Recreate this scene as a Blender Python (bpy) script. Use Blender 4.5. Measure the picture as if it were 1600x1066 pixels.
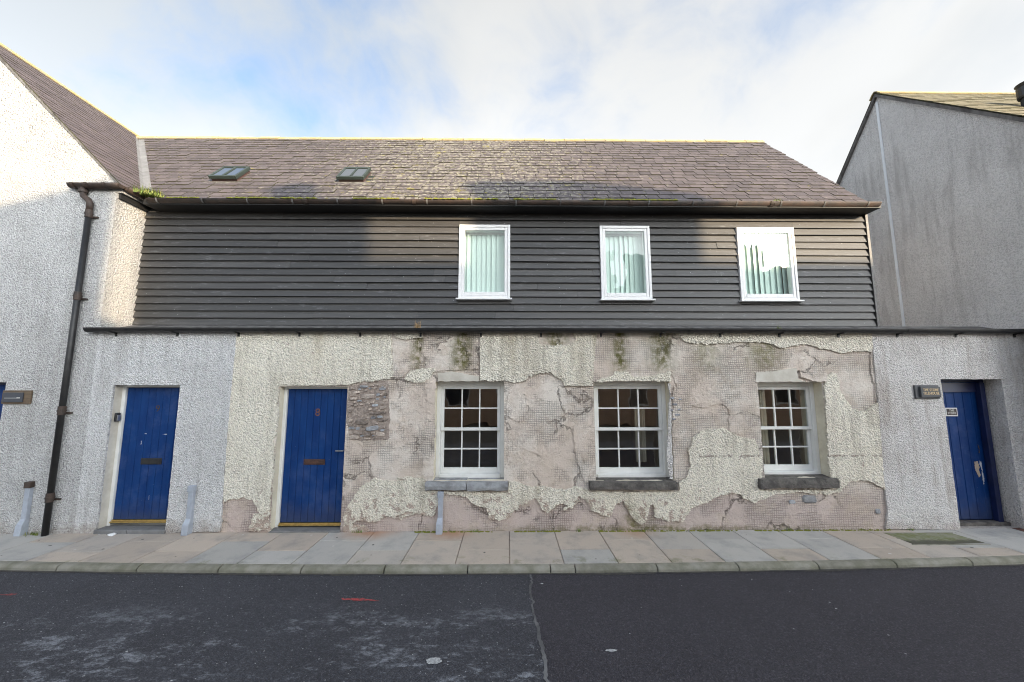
import bpy, bmesh, math, random
from mathutils import Vector, Matrix, noise as mnoise
from mathutils.geometry import delaunay_2d_cdt
random.seed(7)
C = bpy.context.scene.collection
R = math.radians
for o in list(bpy.data.objects): bpy.data.objects.remove(o)

# ------------------------------------------------------------------ camera
CAM = Vector((0.0, -5.22, 2.0)); FPX = 571.0; PITCH = R(6.5); YAW = R(0.6)
cd = bpy.data.cameras.new('camera'); cam = bpy.data.objects.new('camera', cd); C.objects.link(cam)
cd.sensor_width = 36.0; cd.lens = 36.0 * FPX / 1600.0; cd.clip_end = 3000; cd.clip_start = 0.05
cam.location = CAM; cam.rotation_euler = (R(90) + PITCH, 0, -YAW)
sc = bpy.context.scene; sc.camera = cam

# ------------------------------------------------------------------ world and sun
SUN_AZ, SUN_EL = R(38), R(14)          # azimuth to the right of the facade normal, behind the camera
SKY_STRENGTH = 0.1
CLOUD_BASE = 1.8
CLOUD_GAIN = 1.75
w = bpy.data.worlds.new('World'); sc.world = w; w.use_nodes = True
sun_dir = Vector((math.sin(SUN_AZ) * math.cos(SUN_EL), -math.cos(SUN_AZ) * math.cos(SUN_EL), math.sin(SUN_EL)))

class NT:
    """tiny node helper"""
    def __init__(s, tree): s.t = tree; tree.nodes.clear()
    def n(s, kind, ins=None, **props):
        nd = s.t.nodes.new(kind)
        for k, v in props.items(): setattr(nd, k, v)
        for k, v in (ins or {}).items():
            if isinstance(v, bpy.types.NodeSocket): s.t.links.new(v, nd.inputs[k])
            else: nd.inputs[k].default_value = v
        return nd
    def math(s, op, a, b=0.0, c=0.0, clamp=False):
        nd = s.n('ShaderNodeMath', {0: a, 1: b, 2: c}, operation=op, use_clamp=clamp); return nd.outputs[0]
    def vmath(s, op, a, b=(0, 0, 0)):
        nd = s.n('ShaderNodeVectorMath', {0: a, 1: b}, operation=op); return nd.outputs[0]
    def noise(s, vec, scale, detail=4, rough=.55, dist=0.0):
        return s.n('ShaderNodeTexNoise', {'Vector': vec, 'Scale': scale, 'Detail': detail, 'Roughness': rough, 'Distortion': dist}).outputs['Fac']
    def vor(s, vec, scale, feature='F1', out='Distance'):
        return s.n('ShaderNodeTexVoronoi', {'Vector': vec, 'Scale': scale}, feature=feature).outputs[out]
    def ramp(s, fac, a, b, lo=0.0, hi=1.0, smooth=True):
        nd = s.n('ShaderNodeMapRange', {'Value': fac, 'From Min': a, 'From Max': b, 'To Min': lo, 'To Max': hi},
                 interpolation_type='SMOOTHSTEP' if smooth else 'LINEAR'); return nd.outputs[0]
    def mix(s, fac, a, b, blend='MIX'):
        nd = s.n('ShaderNodeMix', data_type='RGBA', blend_type=blend)
        for i, v in ((0, fac), (6, a), (7, b)):
            if isinstance(v, bpy.types.NodeSocket): s.t.links.new(v, nd.inputs[i])
            else: nd.inputs[i].default_value = (v if i == 0 else (tuple(v) + (1,) if len(v) == 3 else v))
        return nd.outputs[2]

k = NT(w.node_tree)
skyn = k.n('ShaderNodeTexSky', sky_type='NISHITA', sun_disc=False, sun_elevation=SUN_EL, sun_rotation=math.pi - SUN_AZ,
           altitude=10, air_density=1.0, dust_density=4.0, ozone_density=1.5)
gen = k.n('ShaderNodeTexCoord').outputs['Generated']
sep = k.n('ShaderNodeSeparateXYZ', {0: gen})
zz = k.math('ADD', k.math('MAXIMUM', sep.outputs[2], 0.0), 0.42)
uv = k.n('ShaderNodeCombineXYZ', {0: k.math('DIVIDE', sep.outputs[0], zz), 1: k.math('DIVIDE', sep.outputs[1], zz), 2: 3.7})
uvs = k.vmath('ADD', uv.outputs[0], (11.02, -16.50, 0.82))
warp = k.n('ShaderNodeTexNoise', {'Vector': uvs, 'Scale': 1.6, 'Detail': 3.0}).outputs['Color']
uvw = k.vmath('ADD', uvs, k.vmath('MULTIPLY', k.vmath('SUBTRACT', warp, (.5, .5, .5)), (.5, .5, .5)))
n1 = k.noise(uvw, 1.15, 9, .57)
cover = k.ramp(n1, .34, .52, .14, 1.0)
n2 = k.noise(k.vmath('ADD', uvw, (9.3, 4.4, 1.1)), .9, 6, .5)
shade = k.ramp(n2, .35, .62, .84, 1.04)
bw = k.n('ShaderNodeRGBToBW', {0: skyn.outputs[0]}).outputs[0]
cl = k.math('MULTIPLY', shade, k.math('ADD', k.math('MULTIPLY', bw, CLOUD_GAIN), CLOUD_BASE))   # clouds are lit by the sun side of the sky
tint = k.mix(k.ramp(shade, .85, .99), (.86, .93, 1.0), (.98, .995, 1.0))
ccol = k.vmath('MULTIPLY', tint, k.n('ShaderNodeCombineXYZ', {0: cl, 1: cl, 2: cl}).outputs[0])
blue = k.vmath('MULTIPLY', skyn.outputs[0], (1.45, 1.75, 2.0))
final = k.mix(cover, blue, ccol)
bg = k.n('ShaderNodeBackground', {'Color': final, 'Strength': SKY_STRENGTH})
out = k.n('ShaderNodeOutputWorld', {'Surface': bg.outputs[0]})

sl = bpy.data.lights.new('sun', 'SUN'); so = bpy.data.objects.new('sun', sl); C.objects.link(so)
sl.energy = 3.2; sl.angle = R(0.6); sl.color = (1.0, .79, .52)
so.rotation_euler = sun_dir.to_track_quat('Z', 'Y').to_euler(); so.location = (0, -20, 30)
sc.view_settings.view_transform = 'Standard'; sc.view_settings.look = 'None'
sc.view_settings.exposure = 1.28; sc.view_settings.gamma = 1.0; sc.view_settings.use_curve_mapping = False
sc.render.engine = 'CYCLES'; sc.cycles.use_denoising = True; sc.cycles.max_bounces = 8; sc.cycles.transparent_max_bounces = 12
sc.render.film_transparent = False; sc.cycles.filter_width = 1.05

# ------------------------------------------------------------------ survey helper: picture point -> point on a facade plane
_fw = Vector((math.sin(YAW) * math.cos(PITCH), math.cos(YAW) * math.cos(PITCH), math.sin(PITCH)))
_rt = Vector((math.cos(YAW), -math.sin(YAW), 0)); _up = _rt.cross(_fw)
def S(px, py, Y=0.0):
    d = _fw * FPX + _rt * (px - 800) - _up * (py - 533); t = (Y - CAM.y) / d.y
    q = CAM + d * t; return (q.x, q.z)

# ------------------------------------------------------------------ materials
def newmat(name):
    m = bpy.data.materials.new(name); m.use_nodes = True; return m, NT(m.node_tree)
def finish(m, k, col, rough=.8, bump=None, bstr=.5, bdist=.01, metal=0.0, spec=.5):
    b = k.n('ShaderNodeBsdfPrincipled', {'Base Color': col if isinstance(col, bpy.types.NodeSocket) else tuple(col) + (1,),
            'Roughness': rough, 'Metallic': metal, 'Specular IOR Level': spec})
    if bump is not None:
        bn = k.n('ShaderNodeBump', {'Height': bump, 'Strength': bstr, 'Distance': bdist}); k.t.links.new(bn.outputs[0], b.inputs['Normal'])
    k.n('ShaderNodeOutputMaterial', {'Surface': b.outputs[0]}); return m
def wpos(k): return k.n('ShaderNodeNewGeometry').outputs['Position']
def sc3(k, v, s): return k.vmath('MULTIPLY', v, s)

def gauss_x(k, x, centres):
    """sum of soft bumps along X, used for run-off stains"""
    tot = None
    for cx, wd, a in centres:
        d = k.math('ABSOLUTE', k.math('SUBTRACT', x, cx))
        g = k.ramp(d, 0.0, wd, a, 0.0)
        tot = g if tot is None else k.math('MAXIMUM', tot, g)
    return tot

def harl(name, a, b, streak=(.3, .28, .26), streak_amt=.25, foot=(.30, .24, .19), foot_amt=.5, lumps=34, bstr=1.0, runs=None, pit=.62, bdist=.03, worn=False):
    m, k = newmat(name); p = wpos(k); s = k.n('ShaderNodeSeparateXYZ', {0: p})
    wp = k.vmath('ADD', p, k.vmath('MULTIPLY', k.n('ShaderNodeTexNoise', {'Vector': p, 'Scale': 18.0, 'Detail': 2.0}).outputs['Color'], (.03, .03, .03)))
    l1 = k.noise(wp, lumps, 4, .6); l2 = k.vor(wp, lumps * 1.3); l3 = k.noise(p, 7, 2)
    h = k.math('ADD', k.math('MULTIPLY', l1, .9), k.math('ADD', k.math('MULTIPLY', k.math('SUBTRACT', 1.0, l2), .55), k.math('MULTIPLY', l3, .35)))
    big = k.noise(p, 1.3, 5, .6)
    col = k.mix(k.ramp(big, .35, .68), a, b)
    col = k.mix(1.0, col, k.mix(k.ramp(k.math('ADD', l1, k.math('MULTIPLY', l2, -.35)), .12, .42), (pit, pit, pit), (1, 1, 1)), 'MULTIPLY')  # cavity shade put into the colour: hollows of the lump noise multiplied darker
    st = k.noise(sc3(k, p, (8, 8, .8)), 1.0, 6, .68)
    patch = k.noise(k.vmath('ADD', p, (3, 1, 8)), .8, 3)
    col = k.mix(k.math('MULTIPLY', k.ramp(k.math('ADD', st, k.math('MULTIPLY', patch, .5)), .72, .98), streak_amt), col, streak)
    zz = k.math('ADD', s.outputs[2], k.math('MULTIPLY', k.math('SUBTRACT', k.noise(p, 5, 5, .65), .5), -.55))
    col = k.mix(k.math('MULTIPLY', k.ramp(zz, -.05, .22, 1, 0), foot_amt), col, foot)
    if worn:
        wz = k.math('ADD', k.noise(k.vmath('ADD', p, (2, 5, 3)), 11, 6, .75), k.ramp(s.outputs[2], .75, .05, -.02, .13))
        col = k.mix(k.math('MULTIPLY', k.ramp(wz, .60, .66), .85), col, (.44, .34, .28))
        col = k.mix(k.math('MULTIPLY', k.ramp(k.noise(k.vmath('ADD', p, (7, 7, 1)), 1.9, 6, .7), .56, .74), .38), col, (.52, .45, .36))
        zl = k.math('ABSOLUTE', k.math('ADD', k.math('SUBTRACT', s.outputs[2], .985), k.math('MULTIPLY', k.math('SUBTRACT', k.noise(p, 6, 3), .5), .03)))
        ln = k.math('MULTIPLY', k.math('MULTIPLY', k.ramp(zl, .022, .006), k.ramp(k.noise(p, 24, 3), .42, .55)), k.ramp(s.outputs[0], 2.5, 2.7))
        col = k.mix(k.math('MULTIPLY', ln, .7), col, (.25, .19, .15))
    for ctr, z0, z1, c, amt in (runs or []):
        g = gauss_x(k, k.math('ADD', s.outputs[0], k.math('MULTIPLY', k.math('SUBTRACT', k.noise(sc3(k, p, (9, 9, 2)), 1, 4), .5), .12)), ctr)
        zmask = k.ramp(s.outputs[2], z0, z1)
        nz = k.ramp(k.noise(p, 14, 5, .7), .3, .6)
        col = k.mix(k.math('MULTIPLY', k.math('MULTIPLY', g, zmask), k.math('MULTIPLY', nz, amt)), col, c)
    return finish(m, k, col, .92, h, bstr, bdist, spec=.2)

GREEN = (.125, .12, .032)
XR = lambda px, Y=0: S(px, 560, Y)[0]
algae_runs = [([(XR(652), .14, .9), (XR(722), .26, 1.0), (XR(968), .20, 1.0), (XR(1034), .30, .95), (XR(1195), .4, .55), (XR(870), .3, .9), (XR(1110), .35, .4)], 2.02, 2.30, GREEN, .97),
              ([(XR(1195), .5, .35), (XR(1100), .3, .3)], 2.1, 2.5, (.30, .29, .09), .8)]
low_runs = [([(S(985, 800)[0], .22, .8), (S(1020, 800)[0], .14, .4)], .55, .08, GREEN, .9), ([(2, 3.6, .9)], .10, .015, GREEN, .85)]

MAT = {}
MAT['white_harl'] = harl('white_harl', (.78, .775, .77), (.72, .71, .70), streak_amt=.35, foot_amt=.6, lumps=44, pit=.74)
MAT['gable_harl'] = harl('gable_harl', (.65, .642, .63), (.58, .572, .56), streak_amt=.3, foot_amt=.5, lumps=42, pit=.68)  # same roughcast as white_harl, darkened so the sunlit gable clips less
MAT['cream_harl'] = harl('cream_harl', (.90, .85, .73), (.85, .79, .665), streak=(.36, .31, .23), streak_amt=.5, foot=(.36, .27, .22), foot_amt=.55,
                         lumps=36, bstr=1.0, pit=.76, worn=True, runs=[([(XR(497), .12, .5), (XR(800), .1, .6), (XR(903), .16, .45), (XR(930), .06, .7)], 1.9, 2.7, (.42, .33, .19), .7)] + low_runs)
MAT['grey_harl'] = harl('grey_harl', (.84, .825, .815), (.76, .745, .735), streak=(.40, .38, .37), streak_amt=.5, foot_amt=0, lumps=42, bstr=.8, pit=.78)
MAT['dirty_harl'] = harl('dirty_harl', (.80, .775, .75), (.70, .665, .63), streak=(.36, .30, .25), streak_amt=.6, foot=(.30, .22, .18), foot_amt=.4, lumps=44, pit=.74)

def mesh_render():
    m, k = newmat('mesh_undercoat'); p = wpos(k)
    wv = k.n('ShaderNodeTexNoise', {'Vector': p, 'Scale': 4.0, 'Detail': 3.0}).outputs['Color']
    q = k.vmath('ADD', p, k.vmath('MULTIPLY', k.vmath('SUBTRACT', wv, (.5, .5, .5)), (.05, .05, .05)))
    s = k.n('ShaderNodeSeparateXYZ', {0: q}); s0 = k.n('ShaderNodeSeparateXYZ', {0: p})
    per = 2 * math.pi / .031
    gx = k.math('ABSOLUTE', k.math('SINE', k.math('MULTIPLY', s.outputs[0], per / 2)))
    gz = k.math('ABSOLUTE', k.math('SINE', k.math('MULTIPLY', s.outputs[2], per / 2)))
    wob = k.noise(p, 11, 3)
    lx = k.ramp(gx, .12, .5); lz = k.ramp(gz, .12, .5)
    cell = k.math('MULTIPLY', lx, lz)
    pres = k.ramp(k.noise(k.vmath('ADD', p, (5, 2, 1)), 2.1, 5, .65), .40, .62)
    gmask = k.math('SUBTRACT', 1.0, k.math('MULTIPLY', k.math('SUBTRACT', 1.0, cell), pres))
    rough = k.noise(p, 26, 6, .7); mid = k.noise(k.vmath('ADD', p, (1, 7, 2)), 5.5, 6, .68)
    ridge = k.math('ABSOLUTE', k.math('SUBTRACT', mid, .5))
    h = k.math('ADD', k.math('MULTIPLY', gmask, .45), k.math('ADD', k.math('MULTIPLY', rough, .35), k.math('ADD', k.math('MULTIPLY', mid, 1.5), k.math('MULTIPLY', k.ramp(ridge, 0, .05), .12))))
    big = k.noise(k.vmath('ADD', p, (2.3, 0, 4.1)), 1.25, 6, .65)
    col = k.mix(k.ramp(big, .40, .60), (.655, .56, .485), (.745, .68, .61))
    zb = k.math('ADD', s0.outputs[2], k.math('MULTIPLY', k.math('SUBTRACT', mid, .5), .5))
    col = k.mix(k.math('MULTIPLY', k.ramp(zb, .65, .30), .75), col, (.52, .42, .385))
    col = k.mix(k.math('MULTIPLY', k.ramp(k.noise(k.vmath('ADD', p, (9, 9, 9)), 2.6, 6, .7), .52, .72), .35), col, (.42, .35, .30))
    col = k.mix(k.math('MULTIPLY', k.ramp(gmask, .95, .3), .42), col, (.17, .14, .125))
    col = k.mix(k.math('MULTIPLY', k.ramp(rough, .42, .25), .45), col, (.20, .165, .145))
    wq = k.vmath('ADD', p, k.vmath('MULTIPLY', k.n('ShaderNodeTexNoise', {'Vector': p, 'Scale': 5.0, 'Detail': 5.0, 'Roughness': .7}).outputs['Color'], (.35, .35, .35)))
    ed = k.vor(wq, 1.9, 'DISTANCE_TO_EDGE'); cm = k.ramp(k.noise(k.vmath('ADD', p, (3, 3, 3)), 1.6, 3), .50, .60)
    crack = k.math('MULTIPLY', k.ramp(ed, .022, .004), cm)
    h = k.math('SUBTRACT', h, k.math('MULTIPLY', crack, 1.2))
    col = k.mix(k.math('MULTIPLY', crack, .6), col, (.13, .105, .09))
    tan = k.ramp(k.noise(k.vmath('ADD', p, (6, 1, 2)), 3.4, 7, .75), .50, .62)
    col = k.mix(k.math('MULTIPLY', tan, .55), col, (.56, .47, .385))
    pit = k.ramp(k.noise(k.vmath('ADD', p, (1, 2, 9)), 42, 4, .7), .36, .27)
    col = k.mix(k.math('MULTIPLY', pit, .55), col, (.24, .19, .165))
    for ctr, z0, z1, c, amt in algae_runs + low_runs:
        g = gauss_x(k, k.math('ADD', s0.outputs[0], k.math('MULTIPLY', k.math('SUBTRACT', k.noise(sc3(k, p, (9, 9, 2)), 1, 4), .5), .2)), ctr)
        zmask = k.ramp(k.math('ADD', s0.outputs[2], k.math('MULTIPLY', k.math('SUBTRACT', mid, .5), .25)), z0, z1)
        nz = k.ramp(k.noise(p, 12, 5, .7), .3, .6)
        col = k.mix(k.math('MULTIPLY', k.math('MULTIPLY', g, zmask), k.math('MULTIPLY', nz, amt)), col, c)
    return finish(m, k, col, .95, h, 1.0, .022, spec=.15)
MAT['undercoat'] = mesh_render()

def simple(name, a, b=None, scale=6, rough=.6, bump=0, bscale=40, metal=0, spec=.5, rnd=0.0, island=False, detail=5, aniso=(1, 1, 1), bdist=.01):
    """base colour varied by noise; rnd adds a value shift per object or per loose piece"""
    m, k = newmat(name); p = sc3(k, wpos(k), aniso)
    if b is None: b = tuple(c * .75 for c in a)
    col = k.mix(k.ramp(k.noise(p, scale, detail, .65), .3, .7), a, b)
    if rnd:
        r = k.n('ShaderNodeObjectInfo').outputs['Random']
        if island: r = k.math('FRACT', k.math('ADD', r, k.n('ShaderNodeNewGeometry').outputs['Random Per Island']))
        v = k.ramp(r, 0, 1, 1 - rnd, 1 + rnd, smooth=False)
        col = k.vmath('MULTIPLY', col, k.n('ShaderNodeCombineXYZ', {0: v, 1: v, 2: v}).outputs[0])
    hb = k.noise(p, bscale, 4, .65) if bump else None
    return finish(m, k, col, rough, hb, bump, bdist, metal, spec)
MAT['white_paint'] = simple('white_paint', (.80, .80, .78), (.72, .72, .69), 5, .45)
MAT['upvc'] = simple('white_plastic', (.82, .82, .82), (.76, .76, .75), 4, .35)
MAT['blue_paint'] = None
MAT['brass'] = simple('brass_strip', (.62, .44, .16), (.42, .30, .12), 20, .4, metal=.8)
MAT['black_iron'] = simple('black_iron', (.010, .010, .011), (.020, .019, .019), 9, .45, bump=.2, bscale=60)
MAT['rusty_iron'] = simple('rusty_iron', (.030, .024, .021), (.070, .044, .032), 7, .6, bump=.4, bscale=70)
MAT['soffit'] = simple('soffit_board', (.012, .012, .013), (.02, .02, .02), 5, .6)
MAT['lead'] = simple('lead_sheet', (.15, .155, .165), (.23, .235, .25), 6, .55, bump=.2)
MAT['flash'] = simple('weathered_flashing', (.19, .185, .18), (.075, .07, .068), 9, .8, aniso=(1, 1, .3), bump=.3)
MAT['sill_stone'] = simple('sill_stone', (.17, .155, .14), (.07, .065, .06), 9, .9, bump=1.0, bscale=30, bdist=.03)
MAT['sill_grey'] = simple('grey_sill_stone', (.36, .37, .38), (.20, .20, .205), 8, .9, bump=.9, bscale=22, bdist=.02)
MAT['rubble'] = simple('rubble_stone', (.54, .46, .40), (.34, .28, .24), 10, .92, bump=1.0, bscale=30, rnd=.5, bdist=.02)
MAT['rubble_grey'] = simple('pale_rubble_stone', (.40, .42, .45), (.27, .27, .28), 12, .9, bump=1.0, bscale=30, rnd=.3, bdist=.02)
MAT['mortar'] = simple('old_mortar', (.44, .37, .32), (.26, .21, .18), 16, .95, bump=1.0, bscale=24, bdist=.03)
MAT['galv'] = simple('grey_metal_cover', (.44, .48, .55), (.37, .40, .46), 14, .5, metal=.2)
MAT['kerb'] = simple('kerb_stone', (.30, .285, .24), (.17, .165, .12), 5, .9, bump=.6, bscale=60, rnd=.12)
MAT['step'] = simple('step_stone', (.20, .20, .20), (.14, .14, .14), 7, .85, bump=.3)
MAT['reveal'] = simple('cream_reveal', (.74, .69, .56), (.60, .54, .42), 4, .85, bump=.35, bscale=25)
MAT['reveal_w'] = simple('off_white_reveal', (.66, .63, .56), (.50, .46, .39), 3.5, .85, bump=.3, bscale=25)
MAT['wood_sign'] = simple('sign_board', (.16, .115, .075), (.10, .07, .045), 12, .7, aniso=(.3, 1, 4))
MAT['slate_sign'] = simple('slate_plate', (.045, .052, .065), (.06, .065, .08), 10, .5)
MAT['grey_sign'] = simple('grey_sign_board', (.085, .088, .095), (.06, .062, .068), 12, .6)
MAT['gold'] = simple('gold_letters', (.75, .58, .32), (.7, .5, .28), 12, .4)
MAT['pale_print'] = simple('pale_print', (.62, .60, .56), (.5, .48, .45), 12, .6)
MAT['number_dark'] = simple('dark_number', (.05, .035, .028), (.03, .02, .02), 12, .5)
MAT['number_rust'] = simple('rusty_number', (.20, .075, .04), (.12, .05, .03), 20, .6)
MAT['letter_black'] = simple('black_letter_plate', (.018, .018, .02), (.03, .03, .03), 20, .4)
MAT['letter_brown'] = simple('brown_letter_plate', (.12, .06, .045), (.05, .03, .026), 22, .5, metal=.3)
MAT['chrome'] = simple('brushed_metal', (.55, .55, .56), (.45, .45, .46), 20, .35, metal=.9)
MAT['black_plastic'] = simple('black_plastic', (.02, .02, .022), (.03, .03, .03), 20, .4)
MAT['paper'] = simple('white_paper', (.82, .82, .82), (.75, .75, .75), 20, .8)
MAT['chip'] = simple('bare_wood', (.50, .38, .27), (.36, .30, .27), 16, .9)
MAT['chip_w'] = simple('pale_scrape', (.55, .56, .60), (.35, .37, .43), 30, .9)
MAT['interior'] = simple('room_wall', (.36, .25, .17), (.26, .18, .12), 2, .9)
MAT['dark_blue_frame'] = simple('dark_blue_frame', (.008, .016, .075), (.006, .012, .05), 8, .4)
MAT['blind'] = simple('blind_fabric', (.76, .84, .80), (.72, .80, .76), 3, .8, rnd=.06)
MAT['curtain'] = simple('curtain_cloth', (.62, .55, .44), (.50, .43, .34), 4, .9)
MAT['skylight_frame'] = simple('skylight_frame', (.055, .075, .07), (.04, .055, .05), 10, .4, metal=.3)
MAT['skylight_base'] = simple('skylight_kerb', (.10, .055, .05), (.07, .045, .04), 10, .6)
MAT['red_iron'] = simple('rusty_cover', (.17, .07, .05), (.09, .045, .035), 14, .8, bump=.4)
MAT['opp_brick'] = None
MAT['opp_render'] = simple('grey_render_opposite', (.42, .40, .37), (.34, .32, .30), 2, .9)
MAT['opp_slate'] = simple('opposite_slate', (.13, .12, .125), (.10, .09, .10), 5, .7)
MAT['opp_glass'] = simple('opposite_glass', (.02, .025, .03), (.03, .03, .035), 5, .1)
MAT['flue'] = simple('flue_metal', (.032, .036, .045), (.045, .05, .06), 10, .4, metal=.2)
MAT['white_line'] = simple('white_joint_strip', (.86, .90, .94), (.80, .84, .88), 5, .6)
MAT['moss'] = simple('moss', (.14, .17, .025), (.22, .21, .03), 30, .95, bump=.8, bscale=90)
MAT['grass'] = simple('grass_blades', (.10, .20, .03), (.25, .24, .07), 18, .7, rnd=.4, island=True)
MAT['dry'] = simple('dry_stalks', (.40, .26, .13), (.28, .18, .08), 18, .8)
MAT['ground'] = simple('ground_soil', (.14, .13, .11), (.10, .10, .08), .4, .95)

def blue_paint():
    m, k = newmat('blue_door_paint'); p = wpos(k)
    col = k.mix(k.ramp(k.noise(sc3(k, p, (6, 6, 1.2)), 1.3, 6, .65), .3, .7), (.002, .028, .13), (.004, .042, .17))
    col = k.mix(k.math('MULTIPLY', k.ramp(k.noise(p, 3, 6, .7), .48, .72), .5), col, (.05, .085, .21))
    zf = k.n('ShaderNodeSeparateXYZ', {0: p}).outputs[2]
    col = k.mix(k.math('MULTIPLY', k.ramp(k.math('ADD', zf, k.math('MULTIPLY', k.math('SUBTRACT', k.noise(p, 7, 5, .7), .5), .5)), .42, .08), .5), col, (.05, .055, .085))
    sp = k.ramp(k.vor(sc3(k, p, (1, 1, .4)), 38), .09, .04)
    sel = k.ramp(k.noise(p, 9, 2), .60, .66)
    col = k.mix(k.math('MULTIPLY', k.math('MULTIPLY', sp, sel), .6), col, (.35, .38, .46))
    h = k.noise(sc3(k, p, (60, 60, 4)), 1.0, 4, .6)
    return finish(m, k, col, .5, h, .3, .004, spec=.18)
MAT['blue_paint'] = blue_paint()

def boards_mat():
    m, k = newmat('black_stained_boards'); p = wpos(k)
    r = k.n('ShaderNodeObjectInfo').outputs['Random']
    g = k.noise(sc3(k, p, (1.2, 30, 45)), 1.0, 6, .65)
    col = k.mix(k.ramp(g, .3, .72), (.032, .030, .029), (.057, .053, .049))
    v = k.ramp(r, 0, 1, .70, 1.30, smooth=False)
    col = k.vmath('MULTIPLY', col, k.n('ShaderNodeCombineXYZ', {0: v, 1: v, 2: v}).outputs[0])
    wear = k.math('MULTIPLY', k.ramp(k.noise(sc3(k, p, (3, 1, 14)), 1.6, 6, .75), .56, .70), .45)
    col = k.mix(wear, col, (.20, .20, .21))
    sp = k.ramp(k.vor(p, 11), .075, .045)
    sel = k.ramp(k.noise(p, 4, 2), .47, .55)
    col = k.mix(k.math('MULTIPLY', k.math('MULTIPLY', sp, sel), .75), col, (.55, .55, .54))
    return finish(m, k, col, .58, g, .35, .006, spec=.9)
MAT['boards'] = boards_mat()

def slate_mat(name, a, b, lichen):
    m, k = newmat(name); p = wpos(k)
    r = k.math('FRACT', k.math('ADD', k.n('ShaderNodeObjectInfo').outputs['Random'], k.n('ShaderNodeNewGeometry').outputs['Random Per Island']))
    col = k.mix(r, a, b)
    col = k.mix(k.ramp(k.noise(p, 9, 5, .7), .4, .7, 0, .5), col, tuple(x * .72 for x in a))
    s = k.n('ShaderNodeSeparateXYZ', {0: p})
    dens = k.ramp(k.math('ABSOLUTE', k.math('ADD', s.outputs[0], .9)), 4.6, .6)
    ln = k.noise(p, 17, 6, .75)
    thr = k.math('ADD', ln, k.math('MULTIPLY', dens, .11))
    col = k.mix(k.math('MULTIPLY', k.ramp(thr, .60, .68), lichen), col, (.30, .285, .23))
    col = k.mix(k.math('MULTIPLY', k.ramp(k.math('ADD', k.noise(k.vmath('ADD', p, (4, 4, 4)), 6.5, 6, .75), k.math('MULTIPLY', dens, .05)), .64, .70), lichen), col, (.27, .24, .035))
    col = k.mix(k.math('MULTIPLY', k.ramp(k.vor(p, 9), .09, .05), lichen * .7), col, (.46, .45, .42))
    return finish(m, k, col, .62, k.noise(p, 34, 4, .7), .45, .008, spec=.45)
MAT['slate'] = slate_mat('roof_slate', (.118, .100, .106), (.070, .060, .066), .85)
MAT['slate_left'] = slate_mat('purple_slate', (.125, .101, .108), (.088, .072, .080), .30)
MAT['slate_edge'] = simple('slate_edge', (.028, .026, .024), (.06, .062, .022), 7, .95)
MAT['slate_mossy'] = slate_mat('mossy_slate', (.22, .19, .12), (.17, .15, .09), 1.0)
def ridge_mat():
    m, k = newmat('lichen_ridge'); p = wpos(k)
    col = k.mix(k.ramp(k.noise(p, 10, 6, .7), .35, .6), (.42, .32, .13), (.36, .315, .20))
    col = k.mix(k.ramp(k.noise(k.vmath('ADD', p, (7, 1, 2)), 5, 4), .58, .68, 0, .6), col, (.40, .36, .30))
    return finish(m, k, col, .9, k.noise(p, 40, 4), .5, .01)
MAT['ridge'] = ridge_mat()

def slab_mat():
    m, k = newmat('paving_slab'); p = wpos(k); r = k.n('ShaderNodeObjectInfo').outputs['Random']
    r2 = k.math('FRACT', k.math('MULTIPLY', r, 7.31))
    base = k.mix(k.ramp(r2, .45, .75), (.45, .43, .40), (.47, .40, .335))
    v = k.ramp(r, 0, 1, .90, 1.08, smooth=False)
    col = k.vmath('MULTIPLY', base, k.n('ShaderNodeCombineXYZ', {0: v, 1: v, 2: v}).outputs[0])
    col = k.mix(k.ramp(k.noise(p, 3.2, 5, .65), .45, .75, 0, .5), col, (.20, .205, .21))
    s = k.n('ShaderNodeSeparateXYZ', {0: p})
    rust = k.math('MULTIPLY', k.ramp(k.math('ADD', s.outputs[1], k.math('MULTIPLY', k.noise(p, 5, 3), .25)), -.22, .1), gauss_x(k, s.outputs[0], [(-1.85, .55, .8), (-.75, .4, .8), (1.75, .4, .5)]))
    col = k.mix(rust, col, (.42, .22, .12))
    gr = k.math('MULTIPLY', k.ramp(k.noise(p, 4.5, 5, .7), .52, .68), k.ramp(s.outputs[1], -.62, -.86, 0, .6))
    col = k.mix(gr, col, (.16, .175, .09))
    spk = k.noise(p, 120, 2, .7)
    col = k.mix(k.ramp(spk, .40, .3, 0, .45), col, (.12, .12, .12))
    return finish(m, k, col, .88, spk, .35, .004, spec=.3)
MAT['slab'] = slab_mat()

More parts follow.
